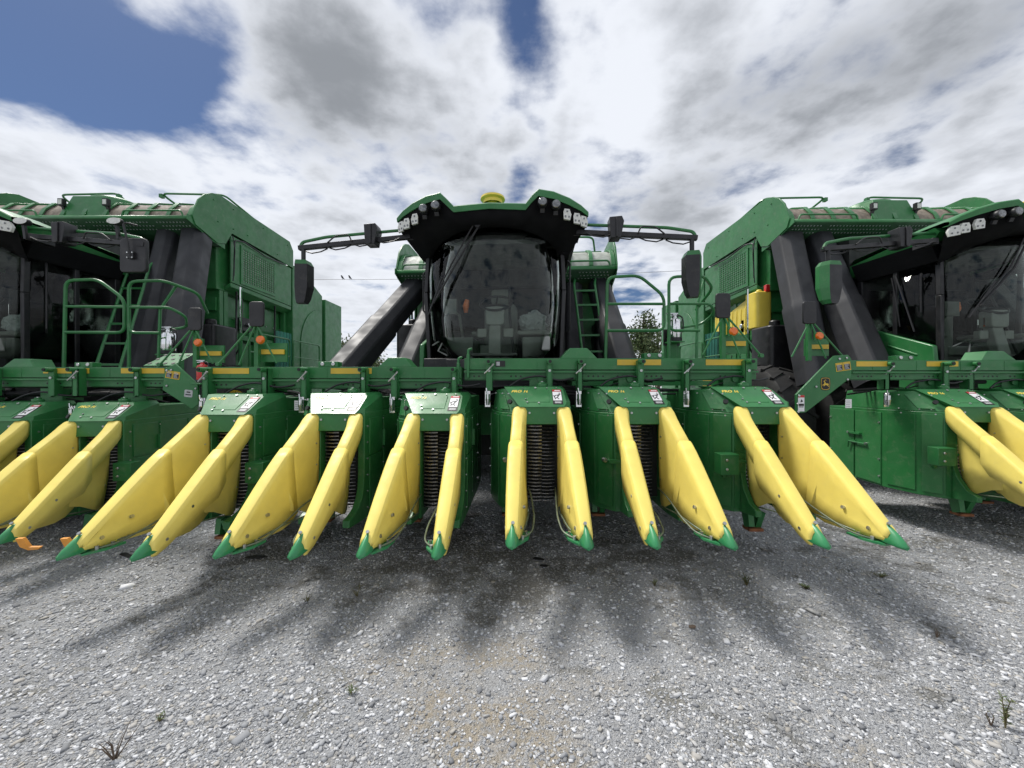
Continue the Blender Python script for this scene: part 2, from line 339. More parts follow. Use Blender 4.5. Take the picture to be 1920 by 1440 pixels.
#@MACHINES
# ------------------------------------------------------------------ shared row-unit meshes (local: u right, v back, w up from camera height)
def arc(cx, cy, r, a0, a1, n): return [(cx + r * math.cos(R(a0 + (a1 - a0) * k / n)), cy + r * math.sin(R(a0 + (a1 - a0) * k / n))) for k in range(n + 1)]
UM = {}
def unit_meshes():
    # cabinet: left drum cabinet, right wall with its swept shoe, top box, header
    b = MB()
    left = [(-.135, .03), (-.25, .03), (-.385, .17), (-.49, .46), (-.49, 1.35), (-.135, 1.35)]
    b.prism([(x, y, -1.165) for x, y in left], (0, 0, .90))
    bt = [(-.160, .005, -.263), (-.262, .045, -.263), (-.385, .19, -.263), (-.475, .47, -.263), (-.475, 1.1, -.263), (-.198, 1.1, -.263)]; tp = [(-.326, .250, -.040), (-.36, .275, -.05), (-.41, .36, -.06), (-.445, .50, -.06), (-.445, 1.1, -.06), (-.352, 1.1, -.045)]
    b.add(bt + tp, [(0, 1, 2, 3, 4, 5)[::-1], (6, 7, 8, 9, 10, 11)] + [(i, (i + 1) % 6, (i + 1) % 6 + 6, i + 6) for i in range(6)])
    shoe = [(0.03, -.205), (.03, -.78)] + [(.03 - .30 + x, y) for x, y in [(.285, -.88), (.25, -.96), (.18, -1.03), (.08, -1.065), (.0, -1.075)]] + [(-.27, -1.14), (.0, -1.165), (1.35, -1.165), (1.35, -.205)]
    b.prism([(.205, v, z) for v, z in shoe], (.062, 0, 0))
    b.prism([(-.20, v, z) for v, z in [(.02, -.80), (-.03, -.93), (-.12, -1.04), (-.22, -1.075), (-.22, -1.13), (.02, -1.16)]], (.05, 0, 0))
    b.box(-.19, .20, -.004, .05, -.365, -.20)                   # header plate
    b.box(-.13, .20, .9, 1.35, -1.10, -.30)                     # rear drum box closing the row
    b.box(-.128, .2, .06, 1.3, -.30, -.205)                     # roof over the row
    b.box(-.20, .255, .36, 1.3, -.204, -.075)                   # body under the hood
    UM['row_unit'] = b.mesh('row_unit', ['green_panel'])
    # hood: sloped front face
    b = MB()
    F = [(-.20, -.02, -.205), (.20, -.02, -.205), (.225, .02, -.165), (.215, .22, -.055), (.185, .25, -.03), (-.35, .25, -.03)]
    B = [(-.20, .05, -.206), (.262, .05, -.206), (.262, .06, -.165), (.262, .5, -.05), (.23, .5, -.02), (-.37, .5, -.02)]
    G = [(-.20, .5, -.206), (.262, .5, -.206), (.262, .5, -.165), (.262, .5, -.05), (.23, .5, -.02), (-.37, .5, -.02)]
    b.add(F, [list(range(6))])
    for i in range(6): b.add([F[i], B[i], B[(i + 1) % 6], F[(i + 1) % 6]], [(0, 1, 2, 3)])
    b.add([(.262, .05, -.206), (.262, .5, -.206), (.262, .5, -.05), (.262, .06, -.165)], [(0, 1, 2, 3)])
    b.cyl((.02, .35, -.03), (.02, .35, .005), .05, 14); b.cyl((.02, .35, .005), (.02, .35, .02), .03, 12)
    UM['hood'] = b.mesh('hood', ['green'])
    nrm = Vector((0, -.175, .27)).normalized()
    # frame on the hood face: u, s (0 bottom .. 1 top), lift
    def hp(u, s, l=0.0):
        p = Vector((u, -.02 + .27 * s, -.205 + .175 * s)); n = Vector((0, -.175, .27)).normalized(); return p + n * l
    def quad(b, u0, u1, s0, s1, l0, l1, m=0):
        c = [hp(u0, s0, l0), hp(u1, s0, l0), hp(u1, s1, l0), hp(u0, s1, l0)]
        b.prism(c, n_h * (l1 - l0), m)
    n_h = nrm
    UM['hp'] = hp
    b = MB(); quad(b, -.125, .075, .22, .86, -.003, .0035, 0); UM['access_plate'] = b.mesh('access_plate', ['green'])
    b = MB()                                                  # danger sticker: white with red head, dark foot, running figure
    quad(b, .105, .195, .12, .86, .0, .0015, 1); quad(b, .110, .190, .30, .74, .0, .003, 0); quad(b, .110, .190, .755, .845, .0, .003, 2); quad(b, .112, .188, .145, .27, .0, .003, 3)
    fig = [((.125, .50), (.140, .57)), ((.140, .57), (.160, .52)), ((.160, .52), (.150, .43)), ((.150, .43), (.165, .36)), ((.160, .52), (.180, .62)), ((.148, .55), (.170, .60)), ((.125, .36), (.145, .45)), ((.118, .55), (.128, .42))]
    for (p, q) in fig:
        a, c = Vector(p), Vector(q); d = (c - a).normalized(); px = Vector((-d.y, d.x)) * .0045
        cs = [hp(x, s, .003) for x, s in [(a.x + px.x, a.y + px.y * 3), (c.x + px.x, c.y + px.y * 3), (c.x - px.x, c.y - px.y * 3), (a.x - px.x, a.y - px.y * 3)]]
        b.prism(cs, n_h * .0012, 3)
    for k in range(8):
        a0, a1 = 2 * math.pi * k / 8, 2 * math.pi * (k + 1) / 8
        b.add([hp(.172, .66, .0042), hp(.172 + .007 * math.cos(a0), .66 + .024 * math.sin(a0), .0042), hp(.172 + .007 * math.cos(a1), .66 + .024 * math.sin(a1), .0042)], [(0, 1, 2)], 3)
    for k in range(3): quad(b, .122, .180, .165 + .03 * k, .178 + .03 * k, .003, .0036, 0)
    quad(b, .130, .183, .785, .82, .003, .0036, 0)
    UM['danger_sticker'] = b.mesh('danger_sticker', ['white', 'ink', 'red', 'ink'], 0)
    b = MB(); p = Vector((-.285, .10, -.17)); b.cyl(p, p + Vector((-.010, -.020, .010)), .022, 14); UM['port_plug'] = b.mesh('port_plug', ['dark'])
    # bolts of a unit, all in one mesh
    b = MB()
    for (u, s, r) in ((-.13, .2, .008), (-.145, .36, .008), (-.025, .17, .009), (-.05, .93, .011), (.06, .92, .006), (.15, .93, .006), (-.17, .9, .006)):
        b.cyl(hp(u, s, 0), hp(u, s, .010), r, 8)
    for u in (-.11, .11): b.cyl((u, -.004, -.26), (u, -.016, -.26), .010, 8)
    for k in range(6):
        z = -.33 - .15 * k; b.cyl((.266, .10, z), (.275, .10, z), .009, 6); b.cyl((.266, .5, z + .04), (.275, .5, z + .04), .009, 6)
    for (x, y, z) in ((-.30, .075, -.29), (-.44, .31, -.29)): b.cyl((x, y, z), (x - .006, y - .006, z), .008, 6)
    for (x, y) in ((-.30, .12), (-.36, .185), (-.43, .35)): 
        for z in (-.09, -.24): b.cyl((x, y, z), (x - .010, y - .010, z), .007, 6)
    b.cyl((.02, .35, .02), (.02, .35, .028), .012, 8)
    UM['bolts'] = b.mesh('bolts', ['bolt'])
    # seams and small doors on the cabinet faces
    b = MB(); b.box(-.245, -.142, .022, .032, -1.13, -.62); b.box(-.245, -.142, .022, .032, -.60, -.30); UM['front_door'] = b.mesh('front_door', ['green_panel'])
    b = MB(); n = Vector((-.14, .135, 0)).normalized()
    p0, p1 = Vector((-.265, .038, 0)), Vector((-.372, .150, 0)); off = Vector((-.72, -.70, 0)) * .008
    b.prism([p0 + Vector((0, 0, -1.12)), p1 + Vector((0, 0, -1.12)), p1 + Vector((0, 0, -.29)), p0 + Vector((0, 0, -.29))], off)
    p0, p1 = Vector((-.395, .190, 0)), Vector((-.482, .435, 0)); off = Vector((-.94, -.33, 0)) * .008
    b.prism([p0 + Vector((0, 0, -1.12)), p1 + Vector((0, 0, -1.12)), p1 + Vector((0, 0, -.29)), p0 + Vector((0, 0, -.29))], off)
    UM['drum_door'] = b.mesh('drum_door', ['green_panel'])
    b = MB(); b.tube([(-.33, .085, -.70), (-.245, .01, -.70), (-.15, .005, -.70)], .012, 6); b.cyl((-.34, .085, -.70), (-.33, .05, -.70), .02, 10, 1); b.box(-.30, -.17, .0, .03, -.72, -.685)
    UM['latch_bar'] = b.mesh('latch_bar', ['green', 'bolt'])
    b = MB(); q = [Vector((-.275, .072, -.245)), Vector((-.372, .185, -.245)), Vector((-.395, .335, -.085)), Vector((-.352, .262, -.085))]
    q = [Vector(x) for x in ((-.290, .085, -.240), (-.375, .188, -.240), (-.397, .325, -.085), (-.352, .268, -.085))]; b.prism(q, Vector((-.60, -.55, .45)) * .014); UM['side_hatch'] = b.mesh('side_hatch', ['green_panel'])
    b = MB()
    for (v0, v1) in ((.50, .88), (.905, 1.33)): b.box(-.502, -.488, v0, v1, -1.14, -.30)
    UM['wall_panel-1'] = b.mesh('wall_panel', ['green_panel'])
    b = MB()
    for (v0, v1, z0, z1) in ((.14, .46, -1.10, -.62), (.14, .46, -.60, -.26), (.50, .92, -1.10, -.26), (.95, 1.32, -1.10, -.26)): b.box(.264, .276, v0, v1, z0, z1)
    UM['wall_panel+1'] = b.mesh('wall_panel', ['green_panel'])
    b = MB(); b.box(-.52, -.50, .86, .93, -.72, -.68); b.tube([(-.525, .70, -.70), (-.525, .95, -.70), (-.525, .97, -.78)], .010, 6); b.cyl((-.53, .70, -.70), (-.50, .70, -.70), .016, 8, 1); b.box(-.53, -.50, .78, 1.0, -.60, -.575); b.cyl((-.53, .96, -.585), (-.54, .96, -.585), .012, 8, 1)
    for z in (-.42, -.85, -1.05): b.cyl((-.50, .52, z), (-.512, .52, z), .010, 8, 1); b.cyl((-.50, 1.31, z), (-.512, 1.31, z), .010, 8, 1)
    UM['door_latch-1'] = b.mesh('door_latch', ['green', 'bolt'])
    b = MB()
    for z in (-.40, -.72, -1.0): b.cyl((.276, .90, z), (.292, .90, z), .012, 8, 1); b.tube([(.285, .88, z - .05), (.30, .90, z - .05), (.285, .98, z - .05)], .006, 6, 1)
    b.box(.276, .30, .46, .50, -.56, -.40); UM['door_latch+1'] = b.mesh('door_latch', ['green', 'bolt'])
    b = MB(); b.box(-.335, -.305, .055, .085, -.86, -.66); b.cyl((-.335, .075, -.655), (-.345, .060, -.655), .013, 8, 1); b.tube([(-.335, .075, -.68), (-.36, .045, -.70), (-.36, .045, -.82), (-.335, .075, -.84)], .009, 6); UM['door_handle'] = b.mesh('door_handle', ['green', 'bolt'])
    # spindles: rows of bars across the row
    b = MB()
    for k in range(22):
        z = -.395 - k * .0325
        b.prism([(-.128, .09, z), (-.05, .070, z), (.005, .085, z), (.005, .10, z), (-.05, .085, z), (-.128, .105, z)], (0, 0, .011), 0)
        b.tube([(-.03, .15, z - .016), (.06, .135, z - .016), (.128, .16, z - .016)], .0042, 6, 0)
        b.tube([(-.125, .17, z - .010), (.128, .20, z - .010)], .007, 5, 1)
    b.box(-.132, -.124, .12, .24, -1.09, -.37, 1)
    UM['spindle_column'] = b.mesh('spindle_column', ['spindle', 'dark'])
    b = MB(); b.box(-.134, .204, .24, .9, -1.08, -.37); UM['drum_core'] = b.mesh('drum_core', ['dark'])
    # one snout (s = +1: right of the row), in two mouldings
    def snout(s):
        st = [  # v, ridge u, ridge w, half width, inner base u, inner base w, outer drop, outer base shift
            (.03, .192, -.212, .050, .150, -.42, .10, .0), (.0, .198, -.215, .054, .146, -.80, .13, .0), (-.045, .206, -.250, .052, .143, -1.05, .14, .0), (-.085, .211, -.285, .047, .142, -1.085, .14, .0),
            (-.15, .216, -.335, .043, .142, -1.06, .15, .0), (-.28, .224, -.430, .042, .142, -.99, .16, .0), (-.42, .230, -.532, .042, .145, -.95, .18, .0)]
        low = [(-.335, .227, -.466, .052, .136, -.985, .22, .0), (-.42, .231, -.528, .051, .142, -1.040, .26, .004), (-.52, .234, -.610, .050, .150, -1.062, .21, .006), (-.64, .237, -.710, .047, .160, -1.055, .16, .006),
               (-.76, .239, -.812, .044, .174, -1.045, .125, .004), (-.86, .241, -.898, .040, .190, -1.036, .095, .003), (-.93, .242, -.956, .036, .206, -1.030, .065, .0), (-.955, .242, -.978, .030, .215, -1.028, .04, .0)]
        res = []
        for rows in (st, low):
            L = []
            for (v, u, wz, hw, bu, bw, od, os) in rows:
                a = hw
                prof = [(bu, bw), (bu + (u - a - bu) * .30 + .004, bw + (wz - bw) * .35), (bu + (u - a - bu) * .70 + .004, bw + (wz - bw) * .72), (u - a - .004, wz - .034), (u - a * .96, wz - .016), (u - a * .80, wz - .005), (u - a * .55, wz), (u + a * .55, wz),
                        (u + a * .80, wz - .005), (u + a * .96, wz - .016), (u + a + .003, wz - .034), (u + a + os * .5, wz - .045 - od * .45), (u + a + os, wz - .04 - od)]
                L.append([(s * x, v, z) for x, z in prof])
            res.append(L)
        up, lo = MB(), MB()
        up.loft(res[0], flip=(s < 0)); lo.loft(res[1], flip=(s < 0))
        up.add([p for p in res[0][0]], [list(range(13)) if s > 0 else list(range(12, -1, -1))])
        UM['snout%+d' % s] = up.mesh('snout', ['yellow'], 28); UM['snout_front%+d' % s] = lo.mesh('snout_front', ['yellow'], 28)
        # green nose
        b = MB(); rows = []
        for (v, r, top) in ((-.880, .032, .112), (-.925, .045, .104), (-.970, .045, .080), (-1.012, .039, .050), (-1.038, .027, .024), (-1.048, .010, .008)):
            sec = []
            for k in range(14):
                c_, n_ = math.cos(2 * math.pi * k / 14), math.sin(2 * math.pi * k / 14)
                sec.append((s * (.242 + r * c_ * (1 - .42 * max(0, n_))), v, -1.035 + (top * n_ if n_ > 0 else .014 * n_)))
            rows.append(sec)
        b.loft(rows, close=True, flip=(s > 0)); b.add(rows[-1], [list(range(14))]); b.add(rows[0], [list(range(14))])
        UM['nose_cone%+d' % s] = b.mesh('nose_cone', ['green_nose'], 60)
        # skid plate, guide rods
        b = MB(); b.prism([(s * x, y, -1.062) for x, y in ((.255, -.93), (.20, -.95), (.135, -.86), (.12, -.74), (.16, -.74), (.24, -.82))], (0, 0, .014))
        UM['skid_plate%+d' % s] = b.mesh('skid_plate', ['green_nose'])
        b = MB()
        b.tube(fillet([(s * .19, -.88, -1.045), (s * .105, -.80, -1.03), (s * .085, -.62, -.99), (s * .10, -.30, -.93), (s * .12, -.02, -.93)], .10), .0065, 7)
        b.tube(fillet([(s * .21, -.84, -1.042), (s * .155, -.72, -1.03), (s * .125, -.45, -1.02), (s * .13, -.05, -1.08)], .10), .0065, 7)
        UM['guide_rod%+d' % s] = b.mesh('guide_rod', ['rod'])
        b = MB()
        for (x, y) in ((.150, -.80), (.175, -.88), (.20, -.83)): b.cyl((s * x, y, -1.048), (s * x, y, -1.022), .011, 8)
        # fixings on the mouldings
        for (v, uu, z) in ((-.66, .170, -.90), (-.84, .196, -.985)): b.cyl((s * uu, v, z), (s * (uu - .016), v, z + .004), .013, 10)
        for (v, uu, z) in ((-.66, .287, -.82), (-.86, .284, -.98)): b.cyl((s * uu, v, z), (s * (uu + .010), v, z), .011, 8)
        b.cyl((s * .238, -.925, -.925), (s * .238, -.935, -.915), .012, 8)
        for z in (-.47, -.66, -.85): b.cyl((s * .147, -.03, z), (s * .138, -.035, z), .008, 8)
        UM['fixing_bolts%+d' % s] = b.mesh('fixing_bolts', ['bolt'])
    snout(1); snout(-1)
    # hangers to the toolbar
    def hanger(spring):
        b = MB(); b.box(-.030, .030, .0, .012, -.30, .0); b.box(-.030, -.018, .0, .10, -.30, .0); b.box(.018, .030, .0, .10, -.30, .0)
        b.cyl((0, -.075, -.012), (0, .10, -.012), .026, 14, 1); b.cyl((0, -.085, -.012), (0, -.075, -.012), .016, 10, 2)
        b.cyl((0, -.012, -.10), (0, .0, -.10), .014, 8, 3)
        if spring:
            b.tube([(-.045, -.03, -.13), (.0, -.035, -.09), (.035, -.03, -.045)], .007, 6, 3); b.cyl((.033, -.03, -.05), (.045, -.03, -.03), .013, 8, 3)
        return b.mesh('hanger', ['green', 'green', 'dark', 'bolt'])
    UM['hanger0'], UM['hanger1'] = hanger(False), hanger(True)
    b = MB(); b.tube([(-.015, .0, .06), (-.012, 0, .02), (0, 0, 0)], .008, 8); b.cyl((0, 0, .0), (0, 0, -.05), .020, 10, 0); b.cyl((0, 0, -.05), (0, 0, -.11), .024, 10, 1, .016); b.box(-.03, .022, .02, .03, -.13, .03, 0)
    UM['latch'] = b.mesh('latch', ['chrome', 'steel'])
    b = MB(); b.prism([(-.06, v, z) for v, z in ((.0, -1.165), (-.02, -1.30), (.06, -1.33), (.12, -1.165))], (.05, 0, 0)); b.prism([(.02, v, z) for v, z in ((-.05, -1.165), (.03, -1.34), (.09, -1.33), (.08, -1.165))], (.05, 0, 0), 0); b.box(-.06, .07, -.02, .09, -1.345, -1.32, 1)
    UM['skid_shoe'] = b.mesh('skid_shoe', ['green', 'rust'])
    b = MB(); b.box(0, .16, -.10, .02, -.80, -.62); b.cyl((.05, -.10, -.67), (.05, -.115, -.67), .012, 8, 1); b.cyl((.05, -.10, -.75), (.05, -.115, -.75), .012, 8, 1)
    UM['end_bracket'] = b.mesh('end_bracket', ['green', 'bolt'])
    b = MB()                                                   # driveshaft and gearbox above the unit
    b.box(-.10, .12, .50, .75, -.03, .12); b.cyl((.01, .49, .05), (.01, .475, .05), .03, 12)
    UM['gearbox'] = b.mesh('gearbox', ['green'])
    b = MB(); b.cyl((.12, .62, .055), (.70, .62, .055), .026, 10)
    for k in range(7): b.cyl((.14 + k * .022, .62, .055), (.152 + k * .022, .62, .055), .045 - .003 * (k % 2), 10)
    b.cyl((.42, .62, .055), (.52, .62, .055), .032, 10)
    UM['driveshaft'] = b.mesh('driveshaft', ['black'])
    b = MB()
    b.tube(fillet([(-.3, .42, -.02), (-.2, .45, .05), (.0, .42, .09), (.2, .46, .03), (.35, .5, .06)], .08), .010, 6)
    b.tube(fillet([(-.25, .55, -.05), (-.1, .5, .02), (.15, .55, .0), (.3, .6, -.05)], .08), .008, 6)
    UM['hose'] = b.mesh('hose', ['black'])
unit_meshes()
def sub(mesh, parent, loc=(0, 0, 0), rot=(0, 0, 0), bevel=0.0, solid=0.0, name=None):
    me = UM[mesh]; return link(name or me.name.split('.')[0], me, parent, loc, rot, bevel, solid)
def row_unit(root, u, v, dz, yaw, hang=.10, outer=0, old=False, drive=True, noseclean=True):
    c = link('row_unit', UM['row_unit'], root, (u, v, H + dz), (0, 0, yaw), bevel=.006)
    sub('hood', c, bevel=.006); sub('access_plate', c, bevel=.0015); sub('danger_sticker', c); sub('bolts', c)['kind'] = 'stuff'; sub('port_plug', c); sub('side_hatch', c, bevel=.002)
    sub('front_door', c, bevel=.002); sub('drum_door', c, bevel=.002); sub('latch_bar', c)
    sub('spindle_column', c); sub('drum_core', c)
    for k in (-1, 1): sub('wall_panel%+d' % k, c, bevel=.003); sub('door_latch%+d' % k, c)
    if outer: sub('door_handle', c)
    hp = UM['hp']; sl_ = math.atan2(.175, .27)
    text('lettering', 'PRO 16', .050, 'yellow_tank', c, hp(-.200, .76, .001), (sl_, 0, 0), .0012, .25, 'CENTER', .0015)
    for s in (1, -1):
        sub('snout%+d' % s, c, solid=.008); sub('snout_front%+d' % s, c, solid=.008)
        for k in ('nose_cone', 'skid_plate', 'guide_rod'): sub('%s%+d' % (k, s), c)
        sub('fixing_bolts%+d' % s, c)['kind'] = 'stuff'
    ht = hang - dz
    sub('hanger1', c, (-.51, .40, ht)); sub('hanger0', c, (.10, .40, ht)); sub('latch', c, (-.52, .37, -.10 + .0))
    sub('skid_shoe', c, (-.05 if outer else -.32, .05 if outer else .45, 0)); sub('gearbox', c); sub('hose', c)
    if drive: sub('driveshaft', c)
    if outer: sub('end_bracket', c, (.268 if outer > 0 else -.43, 0, 0), bevel=.004)
    return c

def frame_pt(root_xy, yaw):
    def f(X, Y):
        dx, dy = X - root_xy[0], Y - root_xy[1]
        return (dx * math.cos(yaw) + dy * math.sin(yaw), -dx * math.sin(yaw) + dy * math.cos(yaw))
    return f
# ------------------------------------------------------------------ cab
def mirror_pts(pts): return pts + [(-u, *r) for (u, *r) in reversed(pts) if u != 0]
def cab(root, mirror='shell', arm=1.0):
    h = H
    b = MB()                                                  # frame: floor, pillars, back, headliner
    b.box(-.80, .80, .35, 1.75, h - .05, h + .22)
    for s in (-1, 1):
        b.bar((s * .86, .60, h + .2), (s * .90, .56, h + 1.2), .05, .07); b.bar((s * .90, .56, h + 1.2), (s * .87, .60, h + 1.95), .05, .07)
        b.bar((s * .90, 1.72, h + .2), (s * .92, 1.70, h + 1.9), .08, .09)
        b.bar((s * .92, 1.15, h + .25), (s * .94, 1.12, h + 1.9), .035, .06)
        b.bar((s * .86, .58, h + .27), (s * .90, 1.72, h + .27), .06, .14)
    b.box(-.90, .90, 1.70, 1.78, h + .2, h + .85); b.box(-.90, .90, 1.70, 1.78, h + 1.55, h + 1.9)
    b.bar((-.86, .36, h + .26), (.86, .36, h + .26), .10, .12); b.box(-.55, .55, .20, .38, h + .18, h + .30)
    b.box(-.95, .95, .35, 1.80, h + 1.86, h + 1.90)
    c = b.build('cab', 'black', root, bevel=.008)
    # roof with raised wings
    half = [(0, 2.115, 2.045), (-.425, 2.10, 2.025), (-.50, 2.165, 2.085), (-.575, 2.24, 2.16), (-.75, 2.225, 2.14), (-.94, 2.175, 2.09), (-1.08, 2.115, 2.045), (-1.17, 2.055, 2.00)]
    st = [(u, a, c_) for u, a, c_ in reversed(half)] + [(-u, a, c_) for u, a, c_ in half[1:]]
    vf = lambda u: .02 + .26 * (abs(u) / 1.17) ** 2.6 - (.07 if abs(u) > .46 else 0)
    b = MB()
    rows = [[(u * .80, 1.95, h + 2.0) for u, a, z in st], [(u * .86, 1.75, h + 2.06 + (a - 2.06) * .35) for u, a, z in st], [(u * .97, .70, h + a + .02) for u, a, z in st], [(u, vf(u) + .06, h + a + .012) for u, a, z in st],
            [(u, vf(u) + .012, h + a) for u, a, z in st], [(u, vf(u), h + a - .014) for u, a, z in st], [(u, vf(u) + .012, h + z) for u, a, z in st], [(u * .99, vf(u) + .10, h + z + .015) for u, a, z in st]]
    b.loft(rows, flip=True)
    for s in (-1, 1):                                         # green roof side down to the gutter
        b.prism([(s * 1.13, .36, h + 1.985), (s * .99, .62, h + 1.86), (s * .98, 1.85, h + 1.78), (s * .97, 1.95, h + 1.82), (s * .98, 1.9, h + 1.98), (s * 1.10, .80, h + 2.04), (s * 1.15, .40, h + 2.05)], (-s * .12, 0, 0))
    b.box(-.9, .9, 1.88, 1.94, h + 1.80, h + 2.02)
    b.build('cab_roof', 'green', c, smooth=40)
    b = MB()                                                  # black fascia under the roof brim
    rows = [[(u * .992, vf(u) + .03, h + z + .004) for u, a, z in st], [(u * .985, vf(u) + .055, h + z - .06) for u, a, z in st], [(u * .975, vf(u) + .10, h + min(z - .11, 1.965)) for u, a, z in st],
            [(u * .90, vf(u) + .20, h + 1.91 - .14 * (abs(u) / 1.17) ** 2) for u, a, z in st], [(u * .80, .42 + .15 * abs(u) / 1.17, h + 1.91 - .30 * (abs(u) / 1.17) ** 2) for u, a, z in st], [(u * .78, .9, h + 1.88) for u, a, z in st]]
    b.loft(rows, flip=True)
    for s in (-1, 1): b.prism([(s * .97, .52, h + 1.66), (s * .88, .52, h + 1.66), (s * .88, .52, h + 1.9), (s * 1.08, .52, h + 1.92)], (0, 1.2, 0.02))
    b.build('roof_fascia', 'fascia', c, smooth=50)
    # lights in the brim
    for s in (-1, 1):
        for (u, z) in ((.62, 2.075), (.775, 2.06)):
            v = vf(u) + .03; b = MB()
            b.lathe([(.0, -.045), (.045, -.045), (.056, -.03), (.058, .0), (.045, .05), (.02, .08)], (s * u, v - .03, h + z), 'y', 18, 0)
            b.lathe([(.0, -.052), (.040, -.050), (.046, -.044)], (s * u, v - .03, h + z), 'y', 18, 1); b.bar((s * u, v, h + z - .05), (s * u, v + .02, h + z - .09), .05, .03)
            b.build('round_work_light', ['black', 'lens'], c)
        for (u, z) in ((.91, 1.985), (1.03, 1.955), (1.115, 1.935)):
            v = vf(u) + .03; b = MB(); x = s * u
            dv = .55 if u < 1.1 else 1.1
            pl = [(-.04, -.06), (.035, -.065), (.05, .0), (.028, .06), (-.032, .06), (-.045, .02)]
            b.prism([(x + s * p, v + p * dv * .6 - .012, h + z + q) for p, q in pl], (-.0, .03, 0), 0)
            for (p, q) in ((0, .03), (-.02, -.03), (.022, -.03)): b.cyl((x + s * p, v + p * dv * .6 - .013, h + z + q), (x + s * p, v + p * dv * .6 - .017, h + z + q), .012, 8, 1)
            b.build('square_work_light', ['whitelens', 'lens'], c)
    b = MB(); b.lathe([(.0, .085), (.10, .08), (.15, .06), (.155, .035), (.12, .02), (.12, -.02)], (0, .40, h + 2.285), 'z', 24, 0); b.cyl((0, .40, h + 2.1), (0, .40, h + 2.29), .06, 12); b.build('receiver_dome', 'yellow_tank', c)
    b = MB()
    for u in (-.27, .27): b.prism([(u - .03, .12, h + 2.10), (u + .03, .12, h + 2.10), (u, .14, h + 2.145)], (0, .1, 0))
    b.build('roof_bracket', 'green', c)
    # windshield, side and rear panes
    def pane(name, rows, th=.006): 
        b = MB(); b.loft(rows); return b.build(name, 'glass', c, solid=th, smooth=60)
    hwz = [(.27, .80), (.6, .845), (1.0, .885), (1.4, .895), (1.7, .875), (1.90, .85)]
    rows = []
    for z, hw in hwz:
        rows.append([(hw * math.sin(R(a)) / math.sin(R(64)), .16 + .10 * (z - 1.1) ** 2 + .42 * (1 - math.cos(R(a))) / (1 - math.cos(R(64))), h + z) for a in range(-64, 65, 8)])
    pane('windshield', rows)
    for s in (-1, 1):
        r0 = [(s * .885, .62, h + .30), (s * .915, 1.12, h + .30), (s * .915, 1.68, h + .30)]; r1 = [(s * .915, .60, h + 1.1), (s * .935, 1.12, h + 1.1), (s * .93, 1.68, h + 1.1)]; r2 = [(s * .885, .62, h + 1.88), (s * .915, 1.12, h + 1.88), (s * .915, 1.68, h + 1.86)]
        pane('side_window', [r0, r1, r2])
    pane('rear_window', [[(-.85, 1.74, h + .85), (.85, 1.74, h + .85)], [(-.85, 1.74, h + 1.55), (.85, 1.74, h + 1.55)]])
    # wiper
    b = MB(); b.tube([(-.14, .20, h + 1.93), (-.42, .16, h + 1.45), (-.72, .26, h + 1.0)], .013, 6); b.tube([(-.20, .19, h + 1.95), (-.46, .16, h + 1.47), (-.70, .25, h + 1.08)], .009, 6); b.tube([(-.60, .20, h + 1.30), (-.80, .31, h + .86)], .010, 6)
    b.cyl((-.16, .17, h + 1.93), (-.16, .25, h + 1.93), .04, 10); b.build('wiper', 'black', c)
    b = MB(); b.tube([(-.955, .75, h + .95), (-.99, .72, h + 1.0), (-.99, .72, h + 1.5), (-.95, .75, h + 1.55)], .012, 6); b.build('grab_handle', 'black', c)
    b = MB(); b.tube([(.955, .75, h + .7), (.99, .72, h + .75), (.99, .72, h + 1.6), (.95, .75, h + 1.65)], .012, 6); b.build('grab_handle', 'black', c)
    b = MB()                                                  # side wiper of the left pane
    b.tube([(-.945, .85, h + .75), (-.965, 1.0, h + 1.3), (-.965, 1.1, h + 1.62)], .012, 6); b.tube([(-.95, 1.05, h + .85), (-.965, 1.1, h + 1.3), (-.965, 1.16, h + 1.6)], .008, 6); b.build('side_wiper', 'black', c)
    # lower green panel under the left pane
    b = MB(); b.prism([(-.99, .52, h + .05), (-.99, .56, h + .52), (-.99, .66, h + .56), (-.97, 1.78, h + .98), (-.97, 1.80, h + .05)], (.06, 0, 0)); b.prism([(-.995, .75, h + .42), (-.995, 1.2, h + .60), (-.995, 1.2, h + .57), (-.995, .78, h + .39)], (.03, 0, 0))
    b.build('lower_panel', 'green', c, bevel=.03)
    # inside
    b = MB()
    b.rbox(-.27, .27, 1.02, 1.46, h + .42, h + .56, .06, axis='z'); b.rbox(-.25, .25, 1.40, 1.56, h + .55, h + 1.22, .10); b.rbox(-.15, .15, 1.43, 1.54, h + 1.22, h + 1.45, .05)
    for s in (-1, 1): b.rbox(s * .33 - .05, s * .33 + .05, 1.0, 1.4, h + .68, h + .75, .03)
    b.box(-.2, .2, 1.1, 1.4, h + .2, h + .42); b.build('seat', 'trim', c, bevel=.02)
    b = MB(); b.prism([(-.085, .52, h + .2), (.085, .52, h + .2), (.07, .70, h + 1.0), (-.07, .70, h + 1.0)], (0, .12, .02)); b.rbox(-.12, .12, .62, .78, h + .78, h + 1.02, .04); b.box(-.24, -.11, .66, .74, h + .62, h + .74); b.box(.11, .24, .66, .74, h + .62, h + .74); b.box(-.3, .3, .50, .62, h + .36, h + .40)
    b.build('steering_column', 'trim_light', c, bevel=.012)
    b = MB(); N_ = 28; ctr = Vector((0, .78, h + 1.10)); e1 = Vector((1, 0, 0)); e2 = Vector((0, .80, .60))
    b.tube([ctr + (e1 * math.cos(2 * math.pi * k / N_) + e2 * math.sin(2 * math.pi * k / N_)) * .215 for k in range(N_ + 1)], .017, 8)
    for a in (90, 210, 330): b.cyl(ctr + Vector((0, .01, -.02)), ctr + (e1 * math.cos(R(a)) + e2 * math.sin(R(a))) * .21, .014, 6)
    b.build('steering_wheel', 'black', c)
